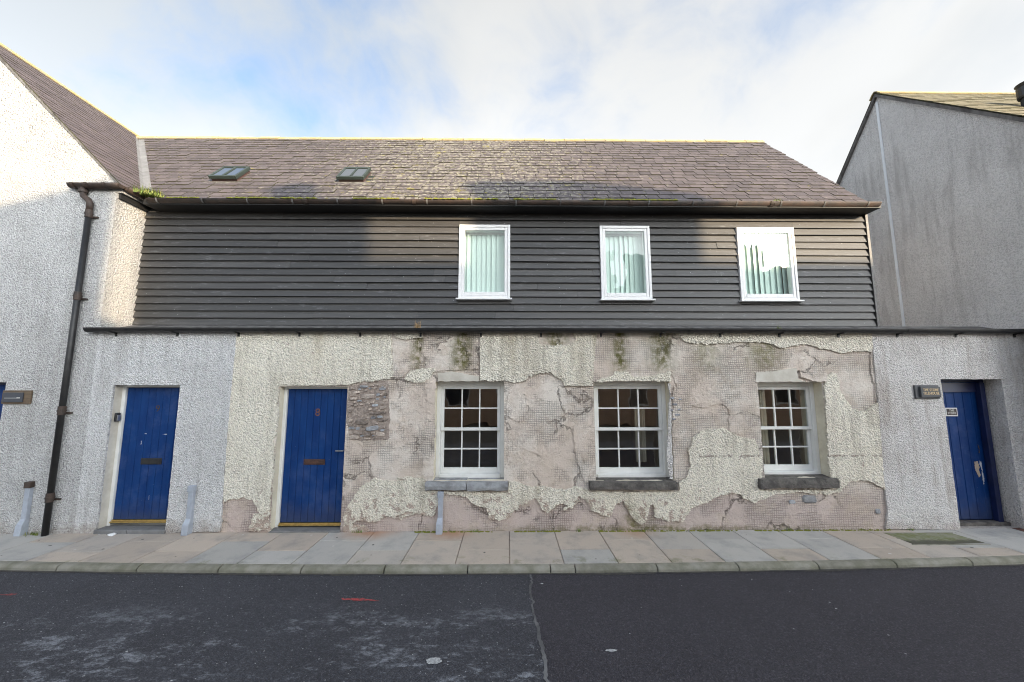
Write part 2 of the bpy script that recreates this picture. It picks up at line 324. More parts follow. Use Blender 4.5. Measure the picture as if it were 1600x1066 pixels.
def asphalt(name, base, dark, worn, worn_amt, grit):
    m, k = newmat(name); p = wpos(k)
    ag = k.vor(p, 95); fine = k.noise(p, 90, 4, .75)
    col = k.mix(k.ramp(k.noise(p, .9, 4, .6), .3, .7), base, dark)
    col = k.mix(k.ramp(fine, .52, .72, 0, .8), col, tuple(min(1, c * 2.8) for c in base))
    col = k.mix(k.ramp(fine, .47, .30, 0, .8), col, tuple(c * .45 for c in dark))
    if worn_amt:
        s = k.n('ShaderNodeSeparateXYZ', {0: p})
        q = sc3(k, p, (1.0, 2.0, 1))
        streak = k.noise(k.vmath('ADD', q, (1.3, .4, 0)), 7.5, 10, .82)
        zone = k.noise(sc3(k, p, (.5, 1.3, 1)), 1.5, 3, .6)
        band = k.ramp(s.outputs[1], -1.35, -2.0)
        band = k.math('MULTIPLY', band, k.ramp(s.outputs[0], .35, -.2, 1, 1))
        msk = k.math('MULTIPLY', k.ramp(k.math('ADD', streak, k.math('MULTIPLY', zone, .55)), .79, .97), band)
        col = k.mix(k.math('MULTIPLY', msk, worn_amt), col, worn)
    g2 = k.noise(k.vmath('ADD', p, (5, 5, 5)), 55, 3, .8)
    col = k.mix(k.ramp(g2, .56, .70, 0, .75), col, tuple(min(1, c * 2.6) for c in base)); col = k.mix(k.ramp(g2, .42, .30, 0, .8), col, tuple(c * .4 for c in dark))
    sp = k.math('MULTIPLY', k.ramp(k.vor(p, 24), .14, .07), k.ramp(k.noise(p, 13, 2), .48, .56))
    col = k.mix(k.math('MULTIPLY', sp, grit), col, (.45, .45, .46))
    h = k.math('ADD', k.math('MULTIPLY', ag, -1.0), k.math('MULTIPLY', fine, .8))
    return finish(m, k, col, .82, h, .75, .012, spec=.35)
MAT['asphalt_old'] = asphalt('old_asphalt', (.058, .059, .069), (.045, .045, .053), (.30, .315, .35), .95, .95)
MAT['asphalt_new'] = asphalt('new_asphalt', (.050, .047, .056), (.043, .040, .048), (.1, .1, .1), 0, .22)
MAT['bitumen'] = simple('bitumen_seam', (.06, .06, .064), (.17, .17, .175), 5, .7, bump=.6, bscale=50)
MAT['grit'] = simple('kerb_grit', (.085, .078, .066), (.045, .043, .042), 24, .95, bump=.7, bscale=90)
MAT['gum_dark'] = simple('dark_gum', (.07, .068, .065), (.11, .105, .10), 30, .9)
MAT['gum_pale'] = simple('pale_gum', (.62, .60, .56), (.5, .48, .45), 30, .9)
MAT['red_spray'] = simple('red_spray_paint', (.50, .06, .06), (.075, .055, .06), 45, .85)
MAT['white_spot'] = simple('pale_paint_spot', (.55, .56, .56), (.25, .25, .26), 60, .9)
def infill_mat():
    m, k = newmat('mossy_cover_infill'); p = wpos(k)
    col = k.mix(k.ramp(k.noise(p, 7, 5, .7), .35, .65), (.25, .24, .18), (.15, .17, .06))
    s = k.n('ShaderNodeSeparateXYZ', {0: p})
    d = k.math('ADD', s.outputs[1], k.math('MULTIPLY', k.math('SUBTRACT', k.noise(p, 6, 5, .7), .5), .2))
    col = k.mix(k.math('MULTIPLY', k.ramp(d, -.32, -.40), .85), col, (.065, .06, .045))
    return finish(m, k, col, .95, k.noise(p, 70, 4), .6, .008)
MAT['infill'] = infill_mat()

def glass_mat(name, ior, tint):
    m, k = newmat(name)
    tr = k.n('ShaderNodeBsdfTransparent', {'Color': tuple(tint) + (1,)})
    p = wpos(k)
    bn = k.n('ShaderNodeBump', {'Height': k.noise(p, 2.2, 2), 'Strength': .16, 'Distance': .02})
    gl = k.n('ShaderNodeBsdfGlossy', {'Color': (1, 1, 1, 1), 'Roughness': .015, 'Normal': bn.outputs[0]})
    f0 = ((ior - 1) / (ior + 1)) ** 2
    face = k.n('ShaderNodeLayerWeight', {'Blend': .5}).outputs['Facing']
    fr = k.math('ADD', f0, k.math('MULTIPLY', k.math('POWER', face, 5.0), 1 - f0))
    mx = k.n('ShaderNodeMixShader', {0: fr, 1: tr.outputs[0], 2: gl.outputs[0]})
    k.n('ShaderNodeOutputMaterial', {'Surface': mx.outputs[0]}); return m
MAT['glass'] = glass_mat('window_glass', 2.25, (.86, .90, .88))
MAT['glass_up'] = glass_mat('double_glazing', 1.62, (.86, .93, .90))
MAT['glass_sky'] = glass_mat('skylight_glass', 6.0, (.25, .30, .34))

def brick_mat():
    m, k = newmat('opposite_brick'); p = wpos(k); s = k.n('ShaderNodeSeparateXYZ', {0: p})
    v = k.n('ShaderNodeCombineXYZ', {0: s.outputs[0], 1: s.outputs[2], 2: 0.0}).outputs[0]
    b = k.n('ShaderNodeTexBrick', {'Vector': v, 'Scale': 4.0, 'Color1': (.50, .33, .22, 1), 'Color2': (.40, .26, .18, 1), 'Mortar': (.50, .45, .38, 1), 'Mortar Size': .012})
    return finish(m, k, b.outputs['Color'], .9)
MAT['opp_brick'] = brick_mat()

# ------------------------------------------------------------------ mesh builder
WL = {}
def wloc(o): return WL.get(o.name, Vector((0, 0, 0))) if o else Vector((0, 0, 0))
class M:
    def __init__(s): s.v = []; s.f = []; s.m = []
    def face(s, pts, mi=0):
        n = len(s.v); s.v += [tuple(p) for p in pts]; s.f.append(tuple(range(n, n + len(pts)))); s.m.append(mi)
    def hexa(s, b, t, mi=0):
        """b, t: four bottom and four top points, same winding (counter-clockwise from above)"""
        n = len(s.v); s.v += [tuple(p) for p in b] + [tuple(p) for p in t]
        for q in ((3, 2, 1, 0), (4, 5, 6, 7), (0, 1, 5, 4), (1, 2, 6, 5), (2, 3, 7, 6), (3, 0, 4, 7)):
            s.f.append(tuple(n + i for i in q)); s.m.append(mi)
    def box(s, x0, x1, y0, y1, z0, z1, mi=0):
        s.hexa([(x0, y0, z0), (x1, y0, z0), (x1, y1, z0), (x0, y1, z0)], [(x0, y0, z1), (x1, y0, z1), (x1, y1, z1), (x0, y1, z1)], mi); return s
    def prism(s, pts, axis, a, b, mi=0):
        """polygon given in the two other axes (in order), extruded along axis from a to b"""
        def mk(p, c):
            if axis == 'x': return (c, p[0], p[1])
            if axis == 'y': return (p[0], c, p[1])
            return (p[0], p[1], c)
        n = len(s.v); L = len(pts)
        s.v += [mk(p, a) for p in pts] + [mk(p, b) for p in pts]
        s.f.append(tuple(range(n, n + L))); s.m.append(mi)
        s.f.append(tuple(range(n + 2 * L - 1, n + L - 1, -1))); s.m.append(mi)
        for i in range(L):
            j = (i + 1) % L; s.f.append((n + i, n + L + i, n + L + j, n + j)); s.m.append(mi)
        return s
    def tube(s, path, r, seg=10, cap=True, mi=0):
        rr = r if isinstance(r, (list, tuple)) else [r] * len(path); rings = []
        path = [Vector(p) for p in path]; prev = None
        for i, p in enumerate(path):
            d = (path[min(i + 1, len(path) - 1)] - path[max(i - 1, 0)]).normalized()
            a = prev if prev is not None else (Vector((1, 0, 0)) if abs(d.x) < .9 else Vector((0, 1, 0)))
            u = (a - d * a.dot(d)).normalized(); prev = u; v = d.cross(u)
            n = len(s.v); rings.append(n)
            s.v += [tuple(p + (u * math.cos(2 * math.pi * q / seg) + v * math.sin(2 * math.pi * q / seg)) * rr[i]) for q in range(seg)]
        for a, b in zip(rings, rings[1:]):
            for q in range(seg):
                q2 = (q + 1) % seg; s.f.append((a + q, a + q2, b + q2, b + q)); s.m.append(mi)
        if cap:
            s.f.append(tuple(rings[0] + q for q in range(seg - 1, -1, -1))); s.m.append(mi)
            s.f.append(tuple(rings[-1] + q for q in range(seg))); s.m.append(mi)
        return s
    def build(s, name, mats, parent=None, origin=None, bevel=0, smooth=False, segs=1, recalc=True, merge=False):
        if not isinstance(mats, (list, tuple)): mats = [mats]
        xs, ys, zs = zip(*s.v)
        O = Vector(origin) if origin else Vector(((min(xs) + max(xs)) / 2, (min(ys) + max(ys)) / 2, min(zs)))
        me = bpy.data.meshes.new(name)
        me.from_pydata([(x - O.x, y - O.y, z - O.z) for x, y, z in s.v], [], s.f)
        for mm in mats: me.materials.append(MAT[mm] if isinstance(mm, str) else mm)
        me.polygons.foreach_set('material_index', s.m)
        if recalc or merge:
            bm = bmesh.new(); bm.from_mesh(me)
            if merge: bmesh.ops.remove_doubles(bm, verts=bm.verts, dist=1e-5)
            if recalc: bmesh.ops.recalc_face_normals(bm, faces=bm.faces)
            bm.to_mesh(me); bm.free()
        if smooth:
            me.polygons.foreach_set('use_smooth', [True] * len(me.polygons))
        me.update()
        return link(name, me, parent, O, bevel, segs)
def link(name, me, parent, O, bevel=0, segs=1):
    o = bpy.data.objects.new(name, me); C.objects.link(o)
    if parent: o.parent = parent
    o.location = Vector(O) - wloc(parent); WL[o.name] = Vector(O)
    if bevel:
        b = o.modifiers.new('edge', 'BEVEL'); b.width = bevel; b.segments = segs; b.limit_method = 'ANGLE'
    return o
def tag(o, label=None, cat=None, group=None, kind=None):
    if label: o['label'] = label
    if cat: o['category'] = cat
    if group: o['group'] = group
    if kind: o['kind'] = kind
    return o
def thing(name, loc, label, cat, group=None):
    o = bpy.data.objects.new(name, None); C.objects.link(o); o.location = loc; o.empty_display_size = .2; WL[o.name] = Vector(loc)
    return tag(o, label, cat, group)
def lettering(txt, x, z, y, size, mat, parent, name='lettering', align='CENTER', width=1.0):
    cu = bpy.data.curves.new(name, 'FONT'); cu.body = txt; cu.size = size; cu.extrude = .0015; cu.align_x = align; cu.align_y = 'CENTER'; cu.space_line = .9
    t = bpy.data.objects.new('tmp', cu); C.objects.link(t)
    dg = bpy.context.evaluated_depsgraph_get(); me = bpy.data.meshes.new_from_object(t.evaluated_get(dg))
    bpy.data.objects.remove(t)
    me.transform(Matrix.Rotation(R(90), 4, 'X') @ Matrix.Diagonal((width, 1, 1, 1)))
    me.materials.clear(); me.materials.append(MAT[mat])
    return link(name, me, parent, (x, y, z))

def wall(openings, x0, x1, z0, z1, yf, yb):
    """front sheet with openings, reveals and back sheet; material 0 = face, 1 = reveals"""
    m = M(); xs = sorted({x0, x1} | {q for o in openings for q in o[:2]}); zs = sorted({z0, z1} | {q for o in openings for q in o[2:4]})
    xs = [x for x in xs if x0 <= x <= x1]; zs = [z for z in zs if z0 <= z <= z1]
    for a, b in zip(xs, xs[1:]):
        for c, d in zip(zs, zs[1:]):
            cx, cz = (a + b) / 2, (c + d) / 2
            if any(o[0] < cx < o[1] and o[2] < cz < o[3] for o in openings): continue
            m.face([(a, yf, c), (b, yf, c), (b, yf, d), (a, yf, d)]); m.face([(b, yb, c), (a, yb, c), (a, yb, d), (b, yb, d)])
    for o in openings:
        a, b, c, d = o[:4]
        m.face([(a, yf, c), (a, yf, d), (a, yb, d), (a, yb, c)], 1); m.face([(b, yf, d), (b, yf, c), (b, yb, c), (b, yb, d)], 1)
        m.face([(a, yf, d), (b, yf, d), (b, yb, d), (a, yb, d)], 1)
        if c > z0 + .001: m.face([(b, yf, c), (a, yf, c), (a, yb, c), (b, yb, c)], 1)
    m.face([(x0, yf, z1), (x1, yf, z1), (x1, yb, z1), (x0, yb, z1)]); m.face([(x0, yf, z0), (x0, yf, z1), (x0, yb, z1), (x0, yb, z0)]); m.face([(x1, yf, z1), (x1, yf, z0), (x1, yb, z0), (x1, yb, z1)])
    return m

def rough_line(pts, step=.02, amp=.012, closed=True, smooth_edges=()):
    """subdivide an outline and roughen it"""
    o = []; L = len(pts)
    for i in range(L if closed else L - 1):
        a = Vector(pts[i]).to_2d(); b = Vector(pts[(i + 1) % L]).to_2d(); d = b - a; n = max(1, int(d.length / step))
        nrm = Vector((-d.y, d.x)).normalized() if d.length > 0 else Vector((0, 0))
        am = 0.002 if i in smooth_edges else amp
        for q in range(n):
            p = a + d * (q / n)
            nz = mnoise.noise(Vector((p.x * 7, p.y * 7, 1.3))) * 1.6 + mnoise.noise(Vector((p.x * 19, p.y * 19, 5.1))) * 1.5 + mnoise.noise(Vector((p.x * 47, p.y * 47, 2.1))) * 1.0 + random.uniform(-.4, .4)
            o.append(p + nrm * nz * am * (1 if q else .3))
    if not closed: o.append(Vector(pts[-1]).to_2d())
    return o
def plate(name, pts, y0, y1, mat, parent, bevel=0, **kw):
    """flat irregular plate in the facade plane between depths y0 (front) and y1"""
    P2 = [Vector((p[0], p[1])) for p in pts]; L = len(P2)
    vs, _, fs, *_r = delaunay_2d_cdt(P2, [(i, (i + 1) % L) for i in range(L)], [list(range(L))], 1, 1e-6)
    m = M(); n = len(vs); m.v = [(v.x, y0, v.y) for v in vs] + [(v.x, y1, v.y) for v in vs]
    cnt = {}
    for f in fs:
        m.f.append(tuple(f)); m.f.append(tuple(n + i for i in reversed(f)))
        for i in range(len(f)):
            a, b = f[i], f[(i + 1) % len(f)]; cnt[(a, b)] = 1
    for (a, b) in cnt:
        if (b, a) not in cnt: m.f.append((b, a, n + a, n + b))
    m.m = [0] * len(m.f)
    return m.build(name, mat, parent, recalc=True, **kw)

# ------------------------------------------------------------------ ground, road, pavement
ROAD_Z = -.06
def kerb_y(x): return -.905 + .0041 * min(abs(x), 7) ** 2
m = M(); m.face([(-600, -600, -.16), (600, -600, -.16), (600, 600, -.16), (-600, 600, -.16)])
tag(m.build('ground', 'ground', recalc=False, origin=(0, 0, -.16)), kind='structure')
seam = [(.246, -.93), (.25, -1.2), (.225, -1.35), (.25, -1.5), (.235, -1.696), (.262, -1.85), (.262, -2.02), (.285, -2.25), (.282, -2.44), (.33, -2.9), (.30, -3.4), (.34, -4.2), (.36, -5.0), (.33, -6.1)]
seam_f = rough_line(seam, .025, .011, closed=False)
road = thing('road', (0, -3.5, ROAD_Z), None, None); tag(road, kind='structure')
def sheet(name, side, mat):
    m = M()
    for a, b in zip(seam_f, seam_f[1:]):
        m.face([(side * 60, a[1], ROAD_Z), (a[0], a[1], ROAD_Z), (b[0], b[1], ROAD_Z), (side * 60, b[1], ROAD_Z)])
    m.face([(side * 60, -.70, ROAD_Z), (.246, -.70, ROAD_Z), (seam_f[0][0], seam_f[0][1], ROAD_Z), (side * 60, seam_f[0][1], ROAD_Z)])
    return m.build(name, mat, road)
tag(sheet('old_asphalt', -1, 'asphalt_old'), kind='structure'); tag(sheet('new_asphalt', 1, 'asphalt_new'), kind='structure')
m = M()
lw = [(p[0] - .012 - .04 * abs(mnoise.noise(Vector((p[0] * 5, p[1] * 5, 0)))), p[1]) for p in seam_f]; rw = [(p[0] + .004 + .012 * abs(mnoise.noise(Vector((p[0] * 7, p[1] * 6, 3)))), p[1]) for p in seam_f]
for i in range(len(seam_f) - 1):
    z = ROAD_Z + .004
    m.face([(lw[i][0], lw[i][1], z), (rw[i][0], rw[i][1], z), (rw[i + 1][0], rw[i + 1][1], z), (lw[i + 1][0], lw[i + 1][1], z)])
tag(m.build('road_seam', 'bitumen', road), kind='structure')
def flat(name, pts, z, mat, parent):
    m = M(); m.face([(p[0], p[1], z) for p in pts]); return m.build(name, mat, parent)
def blot(cx, cy, rx, ry, n=26, amp=.35):
    return [(cx + rx * math.cos(a) * (1 + amp * mnoise.noise(Vector((math.cos(a) * 2 + cx * 9, math.sin(a) * 2, cy)))), cy + ry * math.sin(a) * (1 + amp * mnoise.noise(Vector((math.cos(a) * 3, math.sin(a) * 3 + cx, cy * 7))))) for a in [2 * math.pi * i / n for i in range(n)]]
flat('paint_mark', rough_line([(-1.60, -1.435), (-1.42, -1.44), (-1.22, -1.475), (-1.25, -1.492), (-1.45, -1.475), (-1.58, -1.465)], .02, .006), ROAD_Z + .004, 'red_spray', road)
flat('paint_mark', rough_line([(-5.4, -1.33), (-4.80, -1.33), (-4.82, -1.352), (-5.4, -1.36)], .03, .006), ROAD_Z + .004, 'red_spray', road)
flat('pale_spot', blot(-.55, -2.24, .055, .035), ROAD_Z + .004, 'white_spot', road)
flat('pale_spot', blot(.80, -2.15, .045, .014), ROAD_Z + .004, 'white_spot', road)
flat('pale_spot', blot(.35, -1.20, .016, .010), ROAD_Z + .004, 'white_spot', road)
for i in range(26):
    x = random.uniform(-4.5, 3.5); y = random.uniform(-2.6, -1.1); r = random.uniform(.004, .008)
    flat('pale_spot', blot(x, y, r * 1.4, r, 7), ROAD_Z + .004, 'white_spot', road)

pave = M()
N = 60
for i in range(N):
    a = -30 + i; b = a + 1
    pave.hexa([(a, kerb_y(a) - .02, -.12), (b, kerb_y(b) - .02, -.12), (b, .6, -.12), (a, .6, -.12)], [(a, kerb_y(a) - .02, -.014), (b, kerb_y(b) - .02, -.014), (b, .6, -.014), (a, .6, -.014)])
pavement = tag(pave.build('pavement', 'mortar', merge=True), kind='structure')
G = .0045
COVER = (5.05, 5.98, -.47, -.14)
for c in range(-17, 18):
    x0 = .0 + c * .607 + .02; x1 = x0 + .607
    split = -.29 if c % 2 == 0 else -.56
    rows = [(.02, split), (split, None)]
    for ya, yb in rows:
        j = [random.uniform(-.002, .002) for _ in range(4)]
        a, b = x0 + G, x1 - G
        yl0 = ya - G; yl = (kerb_y(a) + .003) if yb is None else yb + G; yr = (kerb_y(b) + .003) if yb is None else yb + G
        mm = M(); mm.hexa([(a, yl, -.05), (b, yr, -.05), (b, yl0, -.05), (a, yl0, -.05)], [(a, yl, j[0]), (b, yr, j[1]), (b, yl0, j[2]), (a, yl0, j[3])])
        mm.build('slab', 'slab', pavement, bevel=.003)
kerb = thing('kerb', (0, -.95, -.12), None, None); tag(kerb, kind='structure')
xk = -11.3
while xk < 11.5:
    L = .905 if not (.0 < xk < .5) else .27
    a, b = xk + .006, xk + L - .006; xk += L
    mm = M()
    prof = lambda x: [(kerb_y(x), -.12), (kerb_y(x), -.001), (kerb_y(x) - .055, -.003), (kerb_y(x) - .078, -.012), (kerb_y(x) - .092, -.030), (kerb_y(x) - .096, -.12)]
    pa, pb = prof(a), prof(b); n = len(pa)
    mm.v = [(a, y, z) for y, z in pa] + [(b, y, z) for y, z in pb]
    mm.f = [tuple(range(n)), tuple(range(2 * n - 1, n - 1, -1))] + [(i, n + i, n + (i + 1) % n, (i + 1) % n) for i in range(n)]; mm.m = [0] * len(mm.f)
    mm.build('kerb_stone', 'kerb', kerb, bevel=.004)
    if -.1 < xk < .1: pass
dm = M()
xx = -8.0
while xx < 8:
    w0 = .02 + .05 * abs(mnoise.noise(Vector((xx * 1.3, 2.2, 0)))) + .02 * abs(mnoise.noise(Vector((xx * 9, 1.2, 0))))
    w1 = .02 + .05 * abs(mnoise.noise(Vector(((xx + .05) * 1.3, 2.2, 0)))) + .02 * abs(mnoise.noise(Vector(((xx + .05) * 9, 1.2, 0))))
    zk = ROAD_Z + .005
    dm.face([(xx, kerb_y(xx) - .09 - w0, zk), (xx + .05, kerb_y(xx + .05) - .09 - w1, zk), (xx + .05, kerb_y(xx + .05) - .08, zk), (xx, kerb_y(xx) - .08, zk)]); xx += .05
tag(dm.build('gutter_dirt', 'grit', road), kind='structure')
random.seed(5)
for i in range(34):
    x = random.uniform(-6, 6.2); y = random.uniform(kerb_y(x) + .08, -.06); r = random.uniform(.007, .016)
    flat('gum_spot', blot(x, y, r * 1.2, r, 8), .0045, 'gum_dark' if i % 3 else 'gum_pale', pavement)
# opposite pavement, behind the camera
m = M(); m.box(-30, 30, -7.0, -5.95, -.12, .0); tag(m.build('opposite_pavement', 'step'), kind='structure')

# inspection cover with mossy infill, rusty lid
cov = thing('inspection_cover', (5.5, -.31, 0), 'recessed inspection cover with mossy infill in the pavement by the far blue door', 'cover')
m = M(); x0, x1, y0, y1 = COVER
m.prism([(x0, y0), (x1, y0 + .03), (x1 - .06, y1), (x0 - .02, y1)], 'z', -.02, .005); m.build('infill', 'infill', cov)
fr = M()
for a, b, c, d in ((x0 - .03, x1 + .02, y0 - .016, y0 - .002), (x0 - .03, x1 - .03, y1 + .002, y1 + .014)): fr.box(a, b, c, d, -.02, .007)
fr.build('cover_frame', 'kerb', cov)
lid = thing('stopcock_lid', (7.05, -.04, 0), 'small rusty iron lid at the foot of the right door reveal', 'lid')
m = M(); m.box(6.96, 7.22, -.10, .02, -.02, .006); m.build('lid_plate', 'red_iron', lid, bevel=.003)

# ------------------------------------------------------------------ terraced house (middle)
house = thing('terraced_house', (0, 0, 0), 'terraced house with black boarded upper floor above peeling cream and pink render', 'house')
XL, XRr = -5.80, 5.20                   # ends of the lower wall
YU = .45                                # plane of the boarded upper wall
TOPL = 2.72
D9 = (-5.505, -4.585, 0.0, 1.965); D8 = (-3.21, -2.265, 0.0, 1.943)
W1 = (-1.03, -.055, .66, 2.015); W2 = (1.215, 2.30, .655, 2.015); W3 = (3.565, 4.49, .69, 2.005)
lowo = [D8, W1, W2, W3]
bx = [(370, 522), (367, 560), (361, 620), (354, 707), (349, 780), (345, 830)]      # left border of the cream render
wm = wall(lowo, -3.9, XRr + .05, -.05, TOPL, 0.0, .42); wm.build('wall', ['undercoat', 'reveal'], house)
PF = -.024                              # face of the thick render
tr = lambda pts, Y=-.012: [S(x, y, Y) for x, y in pts]
def patch(pts, mat='cream_harl', amp=.012, y=PF, smooth_edges=()):
    return plate('render_patch', rough_line(tr(pts), .013, amp * 1.15, True, smooth_edges), y, .001, mat, house)
c4 = lambda pts: [(330 + x / 3.136, 500 + y / 3.136) for x, y in pts]
c5 = lambda pts: [(600 + x / 3.136, 500 + y / 3.136) for x, y in pts]
c6 = lambda pts: [(880 + x / 3.135, 500 + y / 3.135) for x, y in pts]
c7 = lambda pts: [(1140 + x / 3.136, 500 + y / 3.136) for x, y in pts]
patch([(371, 516), (612, 516), (613, 560), (614, 586), (610, 592), (585, 594), (560, 598), (544, 601), (543, 602), (437, 603), (436, 606), (435, 640), (433, 666), (428, 700), (425, 760), (422, 802), (414, 812), (406, 800), (396, 783), (380, 776), (366, 778), (350, 786), (350, 770), (354, 707), (361, 620), (367, 560)], smooth_edges=(0, 8, 9, 21, 22, 23, 24, 25))
patch(c4([(185, 1035), (195, 975), (220, 950), (262, 965), (285, 985), (290, 1035)]), amp=.014, y=PF - .006)
low = (c4([(652, 1040), (650, 960), (690, 880), (740, 810), (800, 775), (900, 795), (975, 770), (1035, 790)]) +
       c5([(60, 778), (120, 768), (200, 782), (204, 836), (608, 846), (612, 786), (650, 795), (690, 815), (760, 815), (850, 830), (930, 832)]) +
       c6([(0, 835), (60, 815), (122, 828), (128, 842), (563, 842), (566, 792), (600, 778), (625, 720), (610, 640), (640, 570), (690, 540), (790, 530), (850, 570), (935, 582), (975, 690), (972, 770), (950, 780), (950, 830)]) +
       c7([(150, 832), (520, 832), (538, 815), (534, 785), (492, 772), (470, 480), (460, 312), (470, 275), (500, 255), (525, 270), (545, 360), (600, 440), (660, 448), (715, 412), (742, 400), (752, 520), (785, 840), (770, 840), (700, 795), (640, 782), (600, 790), (560, 812), (540, 842), (450, 852), (330, 842), (260, 852), (200, 865), (120, 893), (60, 872)]) +
       c6([(960, 885), (935, 895), (900, 882), (850, 850), (770, 852), (700, 895), (620, 925), (585, 990), (520, 985), (450, 965), (440, 890), (420, 905), (405, 985), (380, 1000), (330, 960), (290, 880), (250, 910), (228, 968), (140, 935), (110, 880), (80, 862), (50, 900), (0, 930)]) +
       c5([(960, 880), (920, 925), (860, 900), (800, 945), (770, 920), (740, 870), (700, 902), (640, 930), (610, 975), (560, 985), (512, 970), (508, 920), (440, 902), (400, 862), (300, 852), (268, 900), (240, 962), (180, 950), (120, 935), (60, 965)]) +
       c4([(1000, 945), (930, 978), (860, 962), (800, 992), (720, 985), (690, 1000), (760, 1015), (770, 1038)]))
patch(low, amp=.010)
patch([(750, 516), (838, 516), (842, 524), (844, 540), (887, 540), (899, 531), (896, 522), (898, 516), (933, 516), (930, 540), (926, 603), (881, 603), (877, 592), (858, 582), (845, 583), (826, 588), (823, 596), (804, 598), (791, 595), (750, 595)], smooth_edges=(0, 9, 10, 19))
patch([(880, 554), (926, 554), (926, 603), (881, 603)], amp=.003, y=PF - .006)
patch([(937, 593), (957, 586), (960, 580), (982, 581), (988, 590), (1027, 586), (1047, 580), (1048, 596), (931, 596)], amp=.008, y=-.020)
patch([(632, 592), (641, 579), (660, 576), (680, 576), (674, 586), (663, 597), (648, 599)], amp=.008, y=-.020)
patch([(684, 583), (705, 580), (720, 583), (749, 588), (749, 596), (684, 596)], 'reveal_w', amp=.006, y=-.014)
patch([(1048, 516), (1062, 526), (1071, 535), (1116, 538), (1151, 535), (1178, 534), (1194, 536), (1212, 541), (1223, 543), (1236, 540), (1258, 538), (1274, 543), (1300, 549), (1322, 550), (1338, 548), (1360, 549), (1368, 546), (1366, 516)], smooth_edges=(16, 17))
patch([(1181, 582), (1212, 580), (1245, 575), (1247, 592), (1258, 597), (1181, 597)], 'reveal_w', amp=.006, y=-.014)
patch([(1248, 578), (1262, 579), (1275, 571), (1286, 577), (1293, 586), (1290, 597), (1275, 597), (1262, 593), (1250, 590)], 'undercoat', amp=.008, y=-.03)
patch([(613, 516), (660, 516), (661, 527), (648, 528), (634, 531), (620, 528)], amp=.006)
patch(c6([(515, 310), (522, 360), (518, 480), (505, 640), (520, 780), (538, 782), (532, 600), (527, 420), (522, 310)]), 'dirty_harl', amp=.005, y=-.018)
# thin skins of undercoat that break into ledges: proud plates with cracked edges
SKN = [0]
def skin(pts, y=-.011):
    SKN[0] += 1; return patch(pts, 'undercoat', .010, y - .0007 * SKN[0])
skin(c5([(600, 470), (650, 500), (700, 495), (700, 380), (690, 330), (610, 335)]), -.012)
skin(c5([(930, 520), (980, 505), (1020, 520), (1018, 720), (985, 800), (930, 640)]), -.014)
skin(c5([(610, 545), (720, 560), (800, 660), (770, 670), (700, 640), (640, 700), (606, 690)]), -.008)
skin(c7([(690, 155), (715, 150), (728, 255), (740, 395), (720, 400), (715, 320), (690, 260)]), -.013)
skin(c7([(5, 225), (100, 225), (125, 245), (122, 500), (60, 560), (0, 545), (0, 300)]), -.008)
skin(c6([(530, 250), (640, 240), (760, 215), (930, 235), (940, 300), (930, 500), (860, 480), (780, 410), (690, 430), (600, 420), (560, 330)]), -.008)
skin(c6([(540, 330), (600, 350), (640, 450), (620, 560), (590, 700), (600, 770), (548, 780), (536, 600)]), -.010)
skin(c5([(200, 310), (250, 305), (245, 770), (190, 770), (190, 600), (215, 450)]), -.009)
skin(c5([(40, 130), (200, 150), (330, 140), (460, 170), (466, 240), (340, 250), (120, 250), (90, 280), (40, 290)]), -.007)

# exposed rubble beside door 8
reg = [S(*p) for p in [(545, 604), (607, 594), (609, 640), (607, 686), (566, 690), (547, 684), (541, 660)]]
plate('stone_bed', rough_line(reg, .02, .010), -.003, .001, 'mortar', house)
def stone(cx, cz, wd, ht, mat, y=-.004, dep=.03):
    m = M(); n = 7; pts = []
    for i in range(n):
        a = 2 * math.pi * (i + random.uniform(-.25, .25)) / n
        ca, sa = math.cos(a), math.sin(a)
        pts.append((cx + wd / 2 * math.copysign(abs(ca) ** .5, ca) * random.uniform(.85, 1), cz + ht / 2 * math.copysign(abs(sa) ** .5, sa) * random.uniform(.8, 1)))
    base = [(p[0], y, p[1]) for p in pts]; fr = [(cx + (p[0] - cx) * .82, y - dep * random.uniform(.55, 1), cz + (p[1] - cz) * .75) for p in pts]
    b = len(m.v); m.v = base + fr; m.f = [tuple(range(n, 2 * n))] + [(i, (i + 1) % n, n + (i + 1) % n, n + i) for i in range(n)]; m.m = [0] * len(m.f)
    return m.build('stone', mat, house)
random.seed(11)
x0r, x1r = -2.235, -1.67; zb_, zt_ = reg[4][1] + .03, reg[1][1] - .02
placed = []
for n_ in range(900):
    wd = random.choice([.20, .15, .11, .08, .06]) * random.uniform(.8, 1.2) if n_ < 400 else random.uniform(.03, .07)
    ht = wd * random.uniform(.28, .5) if wd > .07 else wd * random.uniform(.45, .8)
    cx = random.uniform(x0r + wd / 2, x1r - wd / 2); cz = random.uniform(zb_, zt_)
    if cz + ht / 2 > S(545, 604)[1] + (cx + 2.25) / .6 * .085 - .01 or (cx + wd / 2 > x1r - .01): continue
    if any(abs(cx - q[0]) < (wd + q[2]) / 2 * .93 and abs(cz - q[1]) < (ht + q[3]) / 2 * .98 for q in placed): continue
    placed.append((cx, cz, wd, ht))
for cx, cz, wd, ht in placed:
    if random.random() < .12: continue
    st_ = stone(cx, cz, wd, ht, 'rubble_grey' if random.random() < .22 else 'rubble', dep=random.uniform(.012, .045)); st_.rotation_euler = (random.uniform(-.08, .08), random.uniform(-.14, .14), 0)
